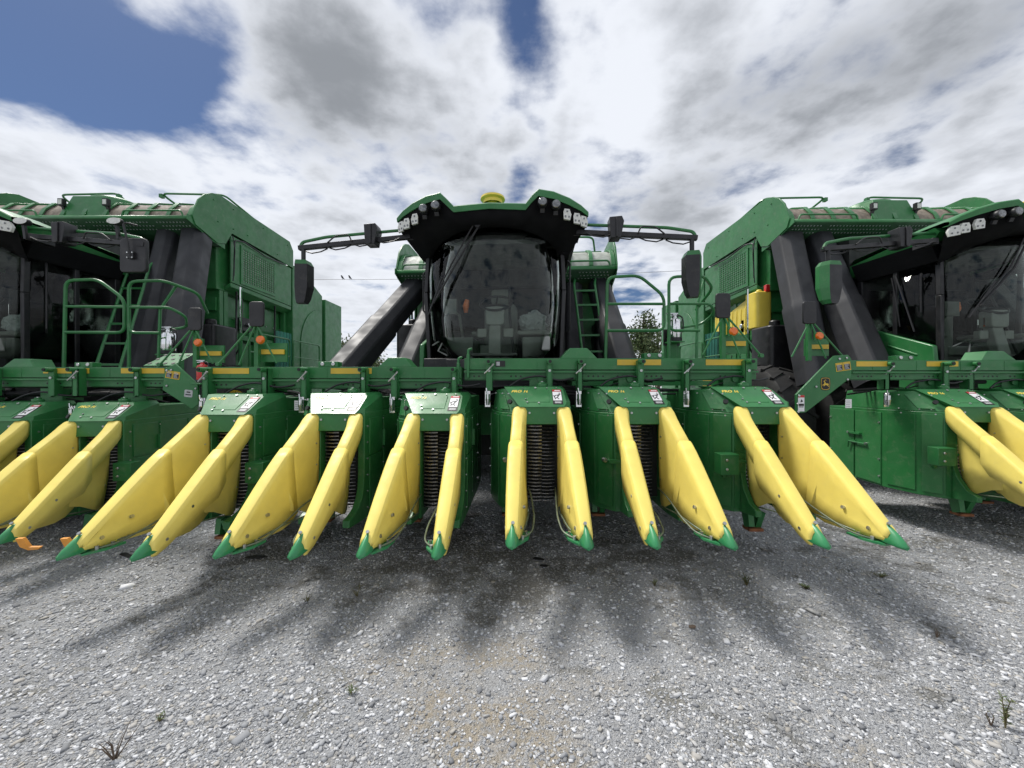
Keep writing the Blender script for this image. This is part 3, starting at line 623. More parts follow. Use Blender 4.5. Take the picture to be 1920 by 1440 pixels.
    b = MB(); b.box(.36, .66, .62, 1.25, h + .2, h + .62); b.box(.30, .74, .58, 1.30, h + .64, h + .70); b.box(.60, .72, .40, .52, h + .42, h + .60); b.build('side_console', 'trim_light', c, bevel=.02)
    b = MB(); b.box(-.75, -.35, .95, 1.5, h + .2, h + .66); b.tube([(-.50, 1.0, h + .66), (-.52, .85, h + .95), (-.62, .70, h + 1.02)], .02, 8); b.box(-.72, -.52, .66, .70, h + .94, h + 1.14); b.tube([(-.80, .50, h + .50), (-.62, .45, h + .60), (-.70, .40, h + .42), (-.58, .40, h + .36)], .012, 6)
    b.build('armrest_console', 'trim', c, bevel=.015)
    b = MB(); b.tube([(-.42, .80, h + .98), (-.42, .78, h + 1.06), (-.40, .79, h + 1.15)], [.025, .045, .03], 8); b.box(-.12, -.06, .70, .72, h + .80, h + .92); b.build('warning_tag', 'orange', c)
    b = MB(); b.tube([(.17, .9, h + 1.35), (.19, .75, h + .9), (.26, .60, h + .3)], .018, 6); b.build('seat_belt', 'black', c)
    b = MB()
    b.box(-.6, .6, .5, 1.6, h + 1.80, h + 1.85); b.build('headliner', 'trim', c)
    # mirror arms
    for s in (-arm, arm):
        b = MB(); b.bar((s * 1.04, .34, h + 1.86), (s * 2.42, .20, h + 1.70), .06, .055)
        b.bar((s * 1.04, .34, h + 1.86), (s * 1.04, .6, h + 1.86), .08, .08)
        b.prism([(s * 1.50 - .07, .20, h + 1.735), (s * 1.50 + .05, .20, h + 1.735), (s * 1.50 + .085, .20, h + 1.93), (s * 1.50 + .06, .20, h + 1.99), (s * 1.50 - .085, .20, h + 1.98)], (0, .16, 0)); b.box(s * 1.5 - .012, s * 1.5 + .012, .185, .20, h + 1.74, h + 1.98)
        for k in range(4):
            x0 = 1.15 + k * .31; zz = lambda x: 1.86 - (x - 1.04) * .116
            b.tube([(s * x0, .26, h + zz(x0) - .03), (s * (x0 + .08), .25, h + zz(x0) - .07), (s * (x0 + .2), .25, h + zz(x0 + .2) - .065), (s * (x0 + .28), .25, h + zz(x0 + .28) - .03)], .009, 6)
        b.tube(fillet([(s * 1.75, .22, h + 1.78), (s * 1.78, .21, h + 1.86), (s * 1.95, .21, h + 1.85), (s * 2.05, .2, h + 1.76)], .05), .010, 6)
        b.build('mirror_arm', 'black', c, bevel=.004)
        b = MB(); b.tube(fillet([(s * .9, .45, h + 2.0), (s * 1.1, .42, h + 1.985), (s * 2.10, .26, h + 1.855), (s * 2.38, .21, h + 1.78), (s * 2.41, .2, h + 1.70)], .06), .020, 8); b.build('arm_rail', 'green', c)
        if mirror == 'shell':
            b = MB(); X = s * 2.36
            b.cyl((X, .2, h + 1.70), (X, .2, h + 1.5), .028, 8, 0)
            secs = []
            for (z, w0, w1, d) in ((1.53, .085, .075, .10), (1.48, .105, .095, .13), (1.2, .105, .095, .13), (1.05, .085, .07, .10), (1.0, .06, .05, .08)):
                secs.append([(X - s * w1, .12, h + z), (X + s * w0 * .5, .10, h + z), (X + s * w0, .12 + d * .5, h + z), (X + s * w0, .12 + d, h + z), (X - s * w1, .14 + d, h + z)])
            for i in range(4):
                for j in range(5):
                    f = [secs[i][j], secs[i][(j + 1) % 5], secs[i + 1][(j + 1) % 5], secs[i + 1][j]]
                    if s > 0: f = f[::-1]
                    b.add(f, [(0, 1, 2, 3)], 1 if (i == 0 or j in (1, 2)) else 0)
            b.add(secs[0], [(0, 1, 2, 3, 4)], 1); b.add(secs[-1], [(4, 3, 2, 1, 0)], 0)
            b.build('mirror_housing', ['black', 'green'], c, bevel=.008)
        else:
            b = MB(); X = s * 2.30
            b.rbox(X - .16, X + .16, .18, .23, h + 1.36, h + 1.78, .05); b.build('mirror_housing', 'black', c, bevel=.01)
            b = MB(); b.tube(fillet([(X - .0, .15, h + 1.55), (X - .02, .13, h + 1.75), (X - .06, .12, h + 1.95), (X + .08, .16, h + 1.92)], .06), .012, 6)
            b.box(X - .035, X + .035, .15, .18, h + 1.52, h + 1.60)
            for (p, q) in ((-.03, .03), (.03, .03), (-.03, -.03), (.03, -.03)): b.cyl((X + p, .15, h + 1.56 + q), (X + p, .14, h + 1.56 + q), .009, 6, 1)
            b.build('mirror_stalk', ['black', 'bolt'], c)
            for xx in (1.15, 2.12):
                b = MB(); q0 = Vector((s * xx, .16, h + 1.98))
                pr = [[q0 + Vector((rx * math.cos(a), dy, rz * math.sin(a))) for a in [2 * math.pi * k / 16 for k in range(16)]] for (rx, rz, dy) in ((.085, .038, .0), (.095, .045, .03), (.05, .03, .09))]
                b.loft(pr, 0, close=True); b.add([p + Vector((0, -.002, 0)) for p in pr[0]], [list(range(16))], 1); b.bar(q0 + Vector((0, .04, -.03)), q0 + Vector((0, .06, -.2)), .03, .03)
                b.build('oval_work_light', ['black', 'whitelens'], c)
    return c
# ------------------------------------------------------------------ accumulator and body
def accumulator(root, dz, roofmat):
    h = H + dz; Wd = 1.85
    b = MB()
    b.box(-Wd + .12, Wd - .12, 2.75, 5.0, h + .9, h + 2.45)                                       # core
    a = b.build('accumulator', 'green_panel', root, bevel=.01)
    b = MB()                                                  # roof skin between the ribs
    prof = [(2.06, 1.94), (2.12, 2.08), (2.26, 2.24), (2.55, 2.36), (3.1, 2.44), (4.9, 2.48)]
    b.loft([[(u, v, h + z) for u in (-Wd + .02, 0, Wd - .02)] for v, z in prof], flip=False); b.build('roof_mesh', roofmat, a, smooth=60)
    for k in range(11):
        u = -Wd + .04 + k * (2 * Wd - .08) / 10; b = MB()
        b.loft([[(u - .035, v - .02, h + z), (u - .035, v - .02, h + z + .035), (u + .035, v - .02, h + z + .035), (u + .035, v - .02, h + z)] for v, z in prof], close=True); b.build('rib', 'green', a, bevel=.004)
    b = MB()                                                  # perforated lip
    b.loft([[(u, v, h + z) for u in (-Wd, Wd)] for v, z in ((2.10, 1.945), (2.0, 1.94), (1.98, 1.89), (2.52, 1.74), (2.6, 1.69), (2.75, 1.69))])
    b.m = [0, 0, 1, 1, 1]; lip = b.build('front_lip', ['green', 'perforated_shade'], a, solid=.012, smooth=20)
    b = MB()
    for s in (-1, 1): b.prism([(s * Wd, v, h + z) for v, z in ((1.95, 1.96), (1.95, 1.87), (2.50, 1.70), (2.8, 1.66), (2.8, 1.96))], (s * .012, 0, 0)); b.build('lip_end', 'green', a); b = MB()
    b = MB()
    for row, (v, z) in enumerate(((2.06, 1.868), (2.15, 1.843), (2.24, 1.818))):
        for k in range(62):
            if k % 21 in (9, 10): continue
            u = -Wd + .08 + (k + .5 * (row % 2)) * (2 * Wd - .16) / 62
            b.cyl((u, v - .004, h + z - .014), (u, v, h + z + .002), .013, 6)
    b.build('lip_hole_daylight', 'label_grey', a)['kind'] = 'stuff'  # pale grey discs painting the bright sky seen through the lip's holes
    b = MB(); b.lathe([(.0, .16), (.22, .15), (.36, .09), (.40, .0)], (0, 2.62, h + 2.34), 'z', 20); b.prism([(-.42, 2.06, h + 1.96), (-.30, 2.16, h + 2.36), (.30, 2.16, h + 2.36), (.42, 2.06, h + 1.96)], (0, .4, .08)); b.build('hatch_dome', 'green', a, bevel=.01)
    for s in (-1, 1):
        b = MB(); b.box(s * .38 - .045, s * .38 + .045, 2.04, 2.10, h + 2.14, h + 2.26); b.box(s * .38 - .03, s * .38 + .03, 2.032, 2.04, h + 2.16, h + 2.24, 1); b.bar((s * .38, 2.09, h + 2.15), (s * .38, 2.16, h + 1.96), .04, .04)
        b.build('rear_work_light', ['black', 'whitelens'], a)
        b = MB(); b.tube(fillet([(s * 1.80, 3.9, h + 2.60), (s * 1.62, 3.1, h + 2.84), (s * .42, 3.05, h + 2.84), (s * .62, 3.9, h + 2.54)], .12), .019, 8); b.tube([(s * 1.78, 3.5, h + 2.62), (s * .52, 3.5, h + 2.62)], .016, 6); b.box(s * .42 - .03, s * .42 + .03, 3.03, 3.10, h + 2.76, h + 2.83); b.build('top_rail', 'green', a)
        b = MB(); b.tube(fillet([(s * 1.75, 2.0, h + 1.94), (s * 1.72, 1.99, h + 2.03), (s * .75, 1.99, h + 2.03), (s * .72, 2.0, h + 1.94)], .06), .016, 6); b.build('lip_rail', 'green', a)
        # side plate over the flank
        sp = [(2.10, 1.84), (2.03, 1.98), (2.16, 2.30), (2.30, 2.46), (2.46, 2.56), (2.64, 2.62), (3.3, 2.60), (4.9, 2.58), (5.05, 2.40), (5.05, 1.98), (2.96, 2.02), (2.80, 1.76), (2.6, 1.70)]
        b = MB(); b.prism([(s * Wd, v, h + z) for v, z in sp], (s * .03, 0, 0)); 
        for (v, z) in ((2.5, 2.45), (2.6, 2.1), (3.0, 2.5), (3.4, 2.15), (3.9, 2.5), (4.4, 2.1), (4.8, 2.45), (3.0, 2.12)): b.cyl((s * (Wd + .03), v, h + z), (s * (Wd + .045), v, h + z), .012, 8)
        b.build('side_plate', 'green_panel', a, bevel=.008)
        b = MB(); b.prism([(s * (Wd - .02), v, h + z) for v, z in ((2.96, 1.99), (5.0, 1.95), (5.0, 1.02), (2.96, 1.08))], (s * .025, 0, 0))
        b.prism([(s * (Wd + .0), v, h + z) for v, z in ((2.96, 1.07), (5.0, 1.01), (5.0, .93), (2.96, .99))], (-s * .16, 0, -.10)); b.build('louver_panel', 'green_panel', a, bevel=.006)
        b = MB(); x = s * (Wd + .005); x1 = s * (Wd + .022)
        g0, g1, z0, z1 = 3.28, 4.30, 1.17, 1.83
        for i in range(15):
            v = g0 + (g1 - g0) * i / 14; b.box(min(x, x1), max(x, x1), v - .010, v + .010, h + z0, h + z1)
        for i in range(15):
            z = z0 + (z1 - z0) * i / 14; b.box(min(x, x1) + .002, max(x, x1) - .002, g0, g1, h + z - .008, h + z + .008)
        for (v0, v1, q0, q1) in ((g0 - .06, g0 - .01, z0 - .06, z1 + .06), (g1 + .01, g1 + .06, z0 - .06, z1 + .06), (g0 - .01, g1 + .01, z1 + .01, z1 + .06), (g0 - .01, g1 + .01, z0 - .06, z0 - .01)): b.box(min(x, x1) - .001, max(x, x1) + .001, v0, v1, h + q0, h + q1)
        b.build('grille', 'green', a)
        b = MB(); b.box(min(x, x + s * .003), max(x, x + s * .003), g0, g1, h + z0, h + z1); b.build('grille_screen', 'meshpale', a)
        b = MB(); b.tube(fillet([(s * 1.9, 2.98, h + 1.2), (s * 1.91, 2.99, h + 1.9), (s * 1.9, 3.3, h + 1.97), (s * 1.9, 3.9, h + 1.9), (s * 1.9, 4.6, h + 1.93)], .06), .014, 6); b.tube(fillet([(s * 1.9, 2.96, h + 1.1), (s * 1.93, 2.97, h + 1.7), (s * 1.88, 2.98, h + 1.98)], .06), .010, 6); b.build('cable', 'black', a)
    return a
def body(root, dz, tanks=True):
    h = H
    b = MB()
    b.box(-1.60, 1.60, 3.0, 6.9, h - .55, h + 1.0 + dz); b.box(-1.2, 1.2, 2.2, 3.0, h - .6, h + .3); b.box(-.5, .5, 1.2, 8.0, h - .75, h - .3)
    b.box(-1.72, 1.72, 2.85, 2.95, h + .2, h + 1.75 + dz)
    o = b.build('chassis', 'green_panel', root, bevel=.01)
    b = MB(); b.box(-.80, .80, 1.9, 3.3, h - 1.18, h - .56); b.box(-1.3, 1.3, 3.3, 6.8, h - 1.12, h - .56); b.cyl((-1.6, 2.6, .98), (1.6, 2.6, .98), .20, 12); b.build('axle_belly_shade', 'dark', root, bevel=.02)  # axle plus near-black belly boxes added to keep the underbody gap dark
    b = MB(); b.box(-1.0, 1.0, 1.85, 2.84, h - .4, h + 1.6 + dz); b.build('engine_bulkhead', 'dark', root)
    for s in (-1, 1):
        b = MB()
        b.prism([(s * 1.86, v, h + z) for v, z in ((5.06, -.5), (5.06, 2.95), (5.35, 3.0), (6.55, 2.52), (6.55, -.5))], (-s * .25, 0, 0))
        b.box(min(s * 1.9, s * 1.6), max(s * 1.9, s * 1.6), 6.65, 7.7, h - .5, h + 2.45)
        b.box(min(s * 1.78, s * 1.5), max(s * 1.78, s * 1.5), 6.5, 6.7, h - .5, h + 2.3)
        o2 = b.build('module_chamber', 'green_panel', root, bevel=.015)
        b = MB(); pts = [(5.4, -.3)] + [(6.35 - .95 * math.cos(R(a)), 1.0 + 1.05 * math.sin(R(a))) for a in range(0, 91, 10)] + [(6.38, -.3)]
        b.prism([(s * 1.865, v, h + z) for v, z in pts], (s * .012, 0, 0)); b.build('chamber_door', 'green', o2, bevel=.004)
        b = MB(); b.rbox(min(s * 2.0, s * 1.55), max(s * 2.0, s * 1.55), 2.35, 2.95, h - .2, h + 1.08, .08, axis='z'); b.cyl((s * 1.75, 2.6, h + 1.08), (s * 1.75, 2.6, h + 1.2), .09, 12); b.build('fluid_tank', 'black', root, bevel=.03)
        b = MB(); b.cyl((s * 1.98, 3.05, h - .1), (s * 1.98, 3.05, h + 1.0), .035, 8, 0); b.cyl((s * 1.98, 3.05, h + 1.0), (s * 1.98, 3.05, h + 1.9), .022, 8, 1); b.build('panel_strut', ['green', 'chrome'], root)
        b = MB()
        for k in range(5): b.cyl((s * 1.78, 4.55 + k * .13, h + .35), (s * 1.78, 4.55 + k * .13, h + 1.25), .05, 8)
        b.build('cooler_tube', 'teal', root)
        b = MB(); b.box(min(s * 1.61, s * 1.66), max(s * 1.61, s * 1.66), 3.3, 4.3, h - .1, h + .85); b.tube([(s * 1.67, 3.45, h + .5), (s * 1.70, 3.45, h + .5), (s * 1.70, 3.45, h + .65), (s * 1.67, 3.45, h + .65)], .012, 6, 1); b.tube([(s * 1.67, 4.1, h + .5), (s * 1.70, 4.1, h + .5), (s * 1.70, 4.1, h + .65), (s * 1.67, 4.1, h + .65)], .012, 6, 1); b.build('service_door', ['green', 'black'], root, bevel=.01)
        b = MB(); b.tube(fillet([(s * 2.05, 3.2, h + .25), (s * 2.05, 3.2, h + 1.05), (s * 2.05, 4.6, h + 1.05), (s * 2.05, 4.6, h + .25)], .1), .02, 8); b.tube([(s * 2.05, 3.2, h + .65), (s * 2.05, 4.6, h + .65)], .016, 6); b.tube(fillet([(s * 2.05, 4.75, h + .25), (s * 2.05, 4.75, h + 1.05), (s * 2.05, 6.0, h + 1.05), (s * 2.05, 6.0, h + .25)], .1), .02, 8); b.tube([(s * 2.05, 4.75, h + .65), (s * 2.05, 6.0, h + .65)], .016, 6); b.build('walkway_rail', 'green', root)
        b = MB(); b.box(min(s * 1.6, s * 2.1), max(s * 1.6, s * 2.1), 3.0, 6.2, h + .20, h + .25); b.build('walkway', 'green', root)
        b = MB(); b.box(s * 1.4 - .28, s * 1.4 + .28, 2.80, 2.84, h + .5 + dz, h + .75 + dz); b.build('hazard_plate', 'green', root)
        for v in (3.02, 3.95, 4.98):
            b = MB(); b.box(min(s * 1.62, s * 1.72), max(s * 1.62, s * 1.72), v - .05, v + .05, h - .1, h + 1.05 + dz); b.build('frame_post', 'green', root, bevel=.006)
        b = MB(); b.box(min(s * 1.62, s * 1.76), max(s * 1.62, s * 1.76), 3.08, 4.92, h + .90, h + 1.0); b.build('flank_beam', 'green', root, bevel=.008)
        for k, (v, z0) in enumerate(((3.15, 1.55), (3.3, 1.4), (4.4, 1.5))):
            b = MB(); z1 = z0 + dz * .5; b.tube(fillet([(s * 1.66, v, h + z1), (s * 1.80, v + .04, h + z1 - .1), (s * 1.74, v + .12, h + z1 - .5), (s * 1.80, v + .02, h + .75), (s * 1.66, v - .05, h + .5)], .15), .018, 7); b.build('flank_hose', 'black', root)
        b = MB(); b.box(min(s * 1.62, s * 1.74), max(s * 1.62, s * 1.74), 3.45, 3.75, h + 1.10, h + 1.38); b.cyl((s * 1.74, 3.6, h + 1.24), (s * 1.80, 3.6, h + 1.24), .05, 12, 1); b.build('valve_block', ['black', 'steel'], root, bevel=.01)
        b = MB()
        for k in range(14):
            for z in (.82, 1.06 + dz * .3): b.cyl((s * 1.60, 3.1 + k * .26, h + z), (s * 1.625, 3.1 + k * .26, h + z), .013, 6)
        b.build('flank_bolts', 'bolt', root)['kind'] = 'stuff'
        # wheels
        for (v, rr, uu, ww) in ((2.6, .98, 1.15, .56), (2.6, .98, 1.95, .56), (6.3, .80, 1.25, .50)):
            b = MB(); uc = s * uu
            b.lathe([(rr * .52, -ww / 2 * .8), (rr * .62, -ww / 2), (rr * .90, -ww / 2), (rr * .97, -ww / 2 * .85), (rr * .985, 0), (rr * .97, ww / 2 * .85), (rr * .90, ww / 2), (rr * .62, ww / 2), (rr * .52, ww / 2 * .8)], (uc, v, rr), 'x', 36, 0)
            wl = b.build('wheel', 'rubber', root)
            b = MB()
            for k in range(20):
                for sd in (-1, 1):
                    aa = 2 * math.pi * (k + .25 * sd) / 20; a2 = aa + .16
                    p = Vector((uc + sd * .02, v + rr * .985 * math.cos(aa), rr + rr * .985 * math.sin(aa))); q = Vector((uc + sd * ww * .48, v + rr * .95 * math.cos(a2), rr + rr * .95 * math.sin(a2)))
                    b.bar(p, q, .055, .06, 0, up=(0, math.cos(aa), math.sin(aa)))
            b.build('tread_lugs', 'rubber', wl)
            b = MB(); b.lathe([(0, -.05), (rr * .2, -.05), (rr * .22, .02), (rr * .46, .02), (rr * .53, -ww * .4), (rr * .53, ww * .4), (rr * .46, .06), (.0, .06)], (uc, v, rr), 'x', 24, 0); b.build('rim', 'yellow_tank', wl)
    return o
def ducts(root, lst):
    for (p, q, w0, w1) in lst:
        b = MB(); p, q = Vector(p) + Vector((0, 0, H)), Vector(q) + Vector((0, 0, H))
        rows = []
        mid = p.lerp(q, .5)
        for k, (c, w_) in enumerate(((p, w0), (p.lerp(q, .48), (w0 + w1) / 2 * .97), (p.lerp(q, .50), (w0 + w1) / 2 * 1.05), (p.lerp(q, .54), (w0 + w1) / 2 * 1.05), (q, w1))):
            d = (q - p).normalized(); x = Vector((1, 0, 0)); x = (x - d * x.dot(d)).normalized(); y = d.cross(x).normalized()
            if y.y > 0: y = -y
            hw = w_ / 2; hd = w_ * .42; ch = hw * .5
            pr = [(-hw, hd), (-hw, -hd * .35), (-hw + ch, -hd), (hw - ch, -hd), (hw, -hd * .35), (hw, hd)]
            rows.append([c + x * a - y * e for a, e in pr])
        b.loft(rows, close=True); b.build('air_duct', 'duct', root, bevel=.02, smooth=30)
def platform(root, s=1, lad=((1.26, 1.25, .05), (1.16, 2.02, 1.66))):
    """service platform rails and ladder on the cab's door side"""
    h = H; z = h
    def rail(path, r=.020): 
        b = MB(); b.tube(fillet([(s * u, v, h + q) for u, v, q in path], .10), r, 8); return b
    b = rail([(1.42, .55, .0), (1.45, .55, 1.36), (1.85, .57, 1.38), (2.17, .60, 1.12), (2.17, .60, .68), (1.44, .55, .68)]); b.tube([(s * 1.45, .55, h + 1.02), (s * 2.16, .6, h + 1.02)], .018, 8); b.build('platform_rail', 'green', root)
    b = rail([(2.23, .60, .0), (2.23, .60, 1.36), (2.66, .62, 1.38), (2.90, .9, 1.28), (2.80, 1.2, 1.05)]); b.tube(fillet([(s * 2.23, .6, h + 1.02), (s * 2.75, .62, h + 1.02), (s * 2.86, .75, h + .92), (s * 2.75, .9, h + .80), (s * 2.5, .9, h + .76)], .08), .018, 8); b.tube(fillet([(s * 2.23, .6, h + .9), (s * 2.24, .6, h + .68), (s * 2.62, .62, h + .68)], .08), .018, 8)
    b.tube([(s * 2.58, .63, h + .0), (s * 2.60, .65, h + 1.0), (s * 2.72, .75, h + 1.33)], .018, 8); b.build('platform_rail', 'green', root)
    b = MB(); b.box(min(s * 1.0, s * 2.9), max(s * 1.0, s * 2.9), .5, 1.5, h - .02, h + .04); b.build('platform_floor', 'green', root)
    b = MB(); p0, p1 = Vector(lad[0]) + Vector((0, 0, h)), Vector(lad[1]) + Vector((0, 0, h)); dx = Vector((s * .34, 0, 0))
    for o in (Vector((0, 0, 0)), dx):
        b.tube(fillet([p0 + o, p1 + o, p1 + o + Vector((s * .03, .12, .12)), p1 + o + Vector((s * .03, .3, .12))], .08), .020, 8)
    for k in range(6):
        q = p0.lerp(p1, (k + .7) / 6.2); b.bar(q, q + dx, .035, .03)
    b.build('ladder', 'green', root)
def toolbar(root, fp, X0, X1, Y, ztop, strips, holes=True, yaw=0.0):
    h = H; u0, v0 = fp(X0, Y); u1, v1 = fp(X1, Y); an = math.atan2(v1 - v0, u1 - u0); L = math.hypot(u1 - u0, v1 - v0)
    b = MB(); b.box(0, L, 0, .18, ztop - .115, ztop); b.box(0, L, -.022, -.002, ztop - .148, ztop - .128); b.box(.0, L, .04, .12, ztop - .225, ztop - .116); b.box(0, L, .02, .038, ztop - .215, ztop - .15)
    for k in range(int(L / .5)):
        x = .25 + k * .5; b.box(x - .004, x + .004, -.003, .0, ztop - .11, ztop - .01)
    t = b.build('toolbar', 'green', root, (u0, v0, h), (0, 0, an), bevel=.005)
    for (a, c_) in strips:
        b = MB(); b.box(a - X0, c_ - X0, -.004, -.001, ztop - .070, ztop - .012); b.build('reflector_strip', 'strip_yellow', t)
    if holes:
        b = MB(); rr = random.Random(int(X0 * 100))
        x = .1
        while x < L - .1:
            for k in range(rr.choice((2, 3, 4))): b.cyl((x + k * .05, .0185, ztop - .183), (x + k * .05, .0195, ztop - .183), .010, 8)
            x += rr.choice((.3, .38, .5))
        b.build('rail_holes', 'ink', t)['kind'] = 'stuff'
    return t
def on_toolbar(t, name, b, mats, bevel=0.0): return b.build(name, mats, t, bevel=bevel)
def saddle(t, x, ztop, w=.36, hh=.10):
    b = MB(); b.prism([(x - w / 2, .01, ztop), (x - w / 4.2, .04, ztop + hh), (x + w / 4.2, .04, ztop + hh), (x + w / 2, .01, ztop)], (0, .22, 0)); b.build('saddle', 'green', t, bevel=.006)
def bolt_plate(t, x, ztop):
    b = MB(); b.box(x - .10, x + .10, .0, .10, ztop + .001, ztop + .055)
    for d in (-.055, .055): b.cyl((x + d, -.012, ztop + .03), (x + d, .0, ztop + .03), .020, 10, 1)
    b.build('bolt_plate', ['green', 'bolt'], t, bevel=.004)
def hook(t, x, ztop):
    b = MB(); b.box(x - .014, x + .014, -.03, .05, ztop - .2, ztop + .04); b.tube(fillet([(x, .0, ztop + .03), (x, .0, ztop + .09), (x + .04, .0, ztop + .10)], .03), .014, 6); b.build('toolbar_latch', 'green', t, bevel=.004)
def marker(t, x, ztop, s, style=0, light='orange'):
    """mirror and amber lamp on braces at a toolbar end; s: side the braces reach to"""
    b = MB(); b.box(x - .022, x + .022, .06, .10, ztop, ztop + .52); b.tube([(x, .05, ztop + .47), (x + s * .36, .02, ztop + .03)], .010, 6); b.tube([(x, .05, ztop + .44), (x + s * .12, -.02, ztop + .02)], .010, 6); b.tube([(x, .05, ztop + .47), (x - s * .24, .02, ztop + .04)], .009, 6)
    b.cyl((x + s * .36, .0, ztop + .03), (x + s * .36, .04, ztop + .03), .022, 8); b.build('marker_bracket', 'green', t)
    b = MB(); b.rbox(x - .075 - s * .02, x + .075 - s * .02, .03, .06, ztop + .42, ztop + .68, .03); b.box(x - .03, x + .03, .06, .09, ztop + .5, ztop + .6); b.build('marker_mirror', 'black', t, bevel=.008)
    b = MB(); xx = x - s * .0 + .075; b.lathe([(0, -.03), (.03, -.028), (.042, -.015), (.045, .0)], (xx, .02, ztop + .28), 'y', 16, 0); b.box(xx - .05, xx + .05, .02, .045, ztop + .235, ztop + .325, 1); b.build('amber_lamp', ['orange', 'green'], t)
    b = MB(); b.box(x + .02, x + .26, .11, .13, ztop + .14, ztop + .19); b.build('reflector_strip', 'strip_yellow', t)
    b = MB(); b.box(x + .0, x + .28, .135, .155, ztop + .06, ztop + .26); b.build('marker_plate', 'green', t)

# ---- the three machines
def picker(loc, yaw, label, dz, mirror, roofmat, arm=1.0, **kw):
    root = empty('cotton_picker', (loc[0], loc[1], 0), yaw)
    tag(root, label, 'cotton picker', 'green cotton pickers parked in a row')
    cab(root, mirror, arm); accumulator(root, dz, roofmat); body(root, dz); platform(root, **kw)
    return root, frame_pt(loc, yaw)
# centre machine
yc = R(-4.0); C, fc = picker((-.27, 4.45), yc, 'middle cotton picker of the three, with its whole cab and windshield in view', 0.0, 'shell', 'meshpale')
for i, (X, dzu, outer) in enumerate(((-2.603, -.07, 0), (-1.608, -.06, 0), (-.694, -.06, 0), (.268, 0, 0), (1.187, 0, 0), (2.27, 0, -1))):
    u, v = fc(X, 3.47); row_unit(C, u, v, dzu, R(-1.5) - yc, hang=(.155 if i < 3 else .235), outer=(1 if i == 0 else outer), drive=(i not in (2, 5)))
tl = toolbar(C, fc, -3.15, -.52, 3.95, .175, ((-3.07, -2.70), (-1.86, -1.44)))
tr_ = toolbar(C, fc, -.49, 2.52, 3.95, .263, ((1.08, 1.53), (1.99, 2.43)))
saddle(tl, 1.95, .175); bolt_plate(tl, 1.26, .175); hook(tl, 2.60, .175); saddle(tr_, 1.18, .263, .38, .11); bolt_plate(tr_, 1.95, .263); hook(tr_, .04, .263)
marker(tl, .48, .175, -1); marker(tr_, 2.70, .263, 1)
ducts(C, [((-1.62, 2.30, 1.75), (-2.05, .35, .05), .40, .40), ((-1.12, 2.30, 1.72), (-1.30, .75, .0), .38, .40), ((1.62, 2.35, 1.72), (1.80, .95, .0), .36, .42), ((1.15, 2.35, 1.70), (1.15, 1.9, .0), .36, .36)])
# left machine
L_, fl = picker((-7.31, 4.5), 0.0, 'left cotton picker with ladder and oval arm lamps, cut off by the photo edge', .9, 'plate', 'mesh', 1.17, lad=((1.62, .70, .05), (.90, 1.95, 2.0)))
for i in range(6):
    X = -4.26 - .955 * (5 - i); u, v = fl(X, 3.9); row_unit(L_, u, v, -.17, R(7), hang=.17, outer=(1 if i == 5 else 0), drive=(i != 5))
t2 = toolbar(L_, fl, -9.8, -3.90, 4.35, .19, ((-5.30, -4.78), (-4.42, -3.93)))
bolt_plate(t2, 4.95, .19); saddle(t2, 4.2, .19); marker(t2, 6.16, .19, -1)
ducts(L_, [((1.18, 2.35, 2.66), (1.55, 1.35, .0), .32, .36), ((1.66, 2.35, 2.66), (2.40, 1.05, .0), .40, .42), ((-1.18, 2.35, 2.66), (-1.55, 1.35, .0), .32, .36), ((-1.66, 2.35, 2.66), (-2.40, 1.05, .0), .40, .42)])
# right machine
Rr, fr_ = picker((6.70, 4.65), 0.0, 'right cotton picker showing its left flank, yellow tanks and leaping deer emblem', .9, 'shell', 'mesh', 1.15)
for i in range(6):
    X = 4.76 + .965 * i; u, v = fr_(X, 3.95); row_unit(Rr, u, v, -.03, R(-6), hang=.24, outer=(-1 if i == 0 else 0), drive=(i != 5))
t3 = toolbar(Rr, fr_, 3.86, 9.6, 4.38, .27, ((3.92, 4.27), (4.72, 5.08)))
saddle(t3, 1.70, .27, .40, .11); bolt_plate(t3, .62, .27); marker(t3, -.42, .27, 1)
ducts(Rr, [((-1.66, 2.35, 2.66), (-1.72, 1.6, .0), .44, .46), ((-1.12, 2.35, 2.66), (-1.30, 1.0, .0), .40, .46), ((1.66, 2.35, 2.66), (1.9, 1.4, .0), .44, .46), ((1.12, 2.35, 2.66), (1.40, 1.0, .0), .40, .46)])
#@DETAILS
# ------------------------------------------------------------------ plates, labels and emblem at the toolbar ends
def warn_label(t, x, y, z, w_, h_, rot):
    for k in (0, 1):
        b = MB(); x0 = -w_ / 2 + k * w_ / 2; b.box(x0, x0 + w_ / 2 - .004, -.002, 0, -h_ / 2, h_ / 2, 0); b.box(x0 + .008, x0 + w_ / 2 - .012, -.003, -.002, -h_ / 2 + .008, h_ / 2 - .026, 1)
        for i in range(5): b.box(x0 + .014, x0 + w_ / 2 - .020 - .008 * (i % 3), -.0036, -.003, -h_ / 2 + .014 + i * .013, -h_ / 2 + .020 + i * .013, 2)
        b.build('warning_label', ['strip_yellow', 'ink', 'label_grey'], t, (x, y, z), (0, rot, 0), smooth=0)
def end_plate(t, poly, bolts, y=-.09):
    b = MB(); b.prism([(x, y, z) for x, z in poly], (0, .025, 0))
    for x, z in bolts: b.cyl((x, y - .012, z), (x, y, z), .013, 8, 1)
    b.build('end_plate', ['green', 'bolt'], t, bevel=.004)
zo = H
def at_h(t): return t
for t in (t2, t3): pass
end_plate(t3, [(-.264, .316), (-.11, .326), (-.075, .285), (-.070, .078), (-.58, -.316), (-.687, -.328), (-.690, -.119)], ((-.21, .28), (-.13, .29), (-.12, .05), (-.47, -.03), (-.66, -.13), (-.675, -.22), (-.67, -.31)))
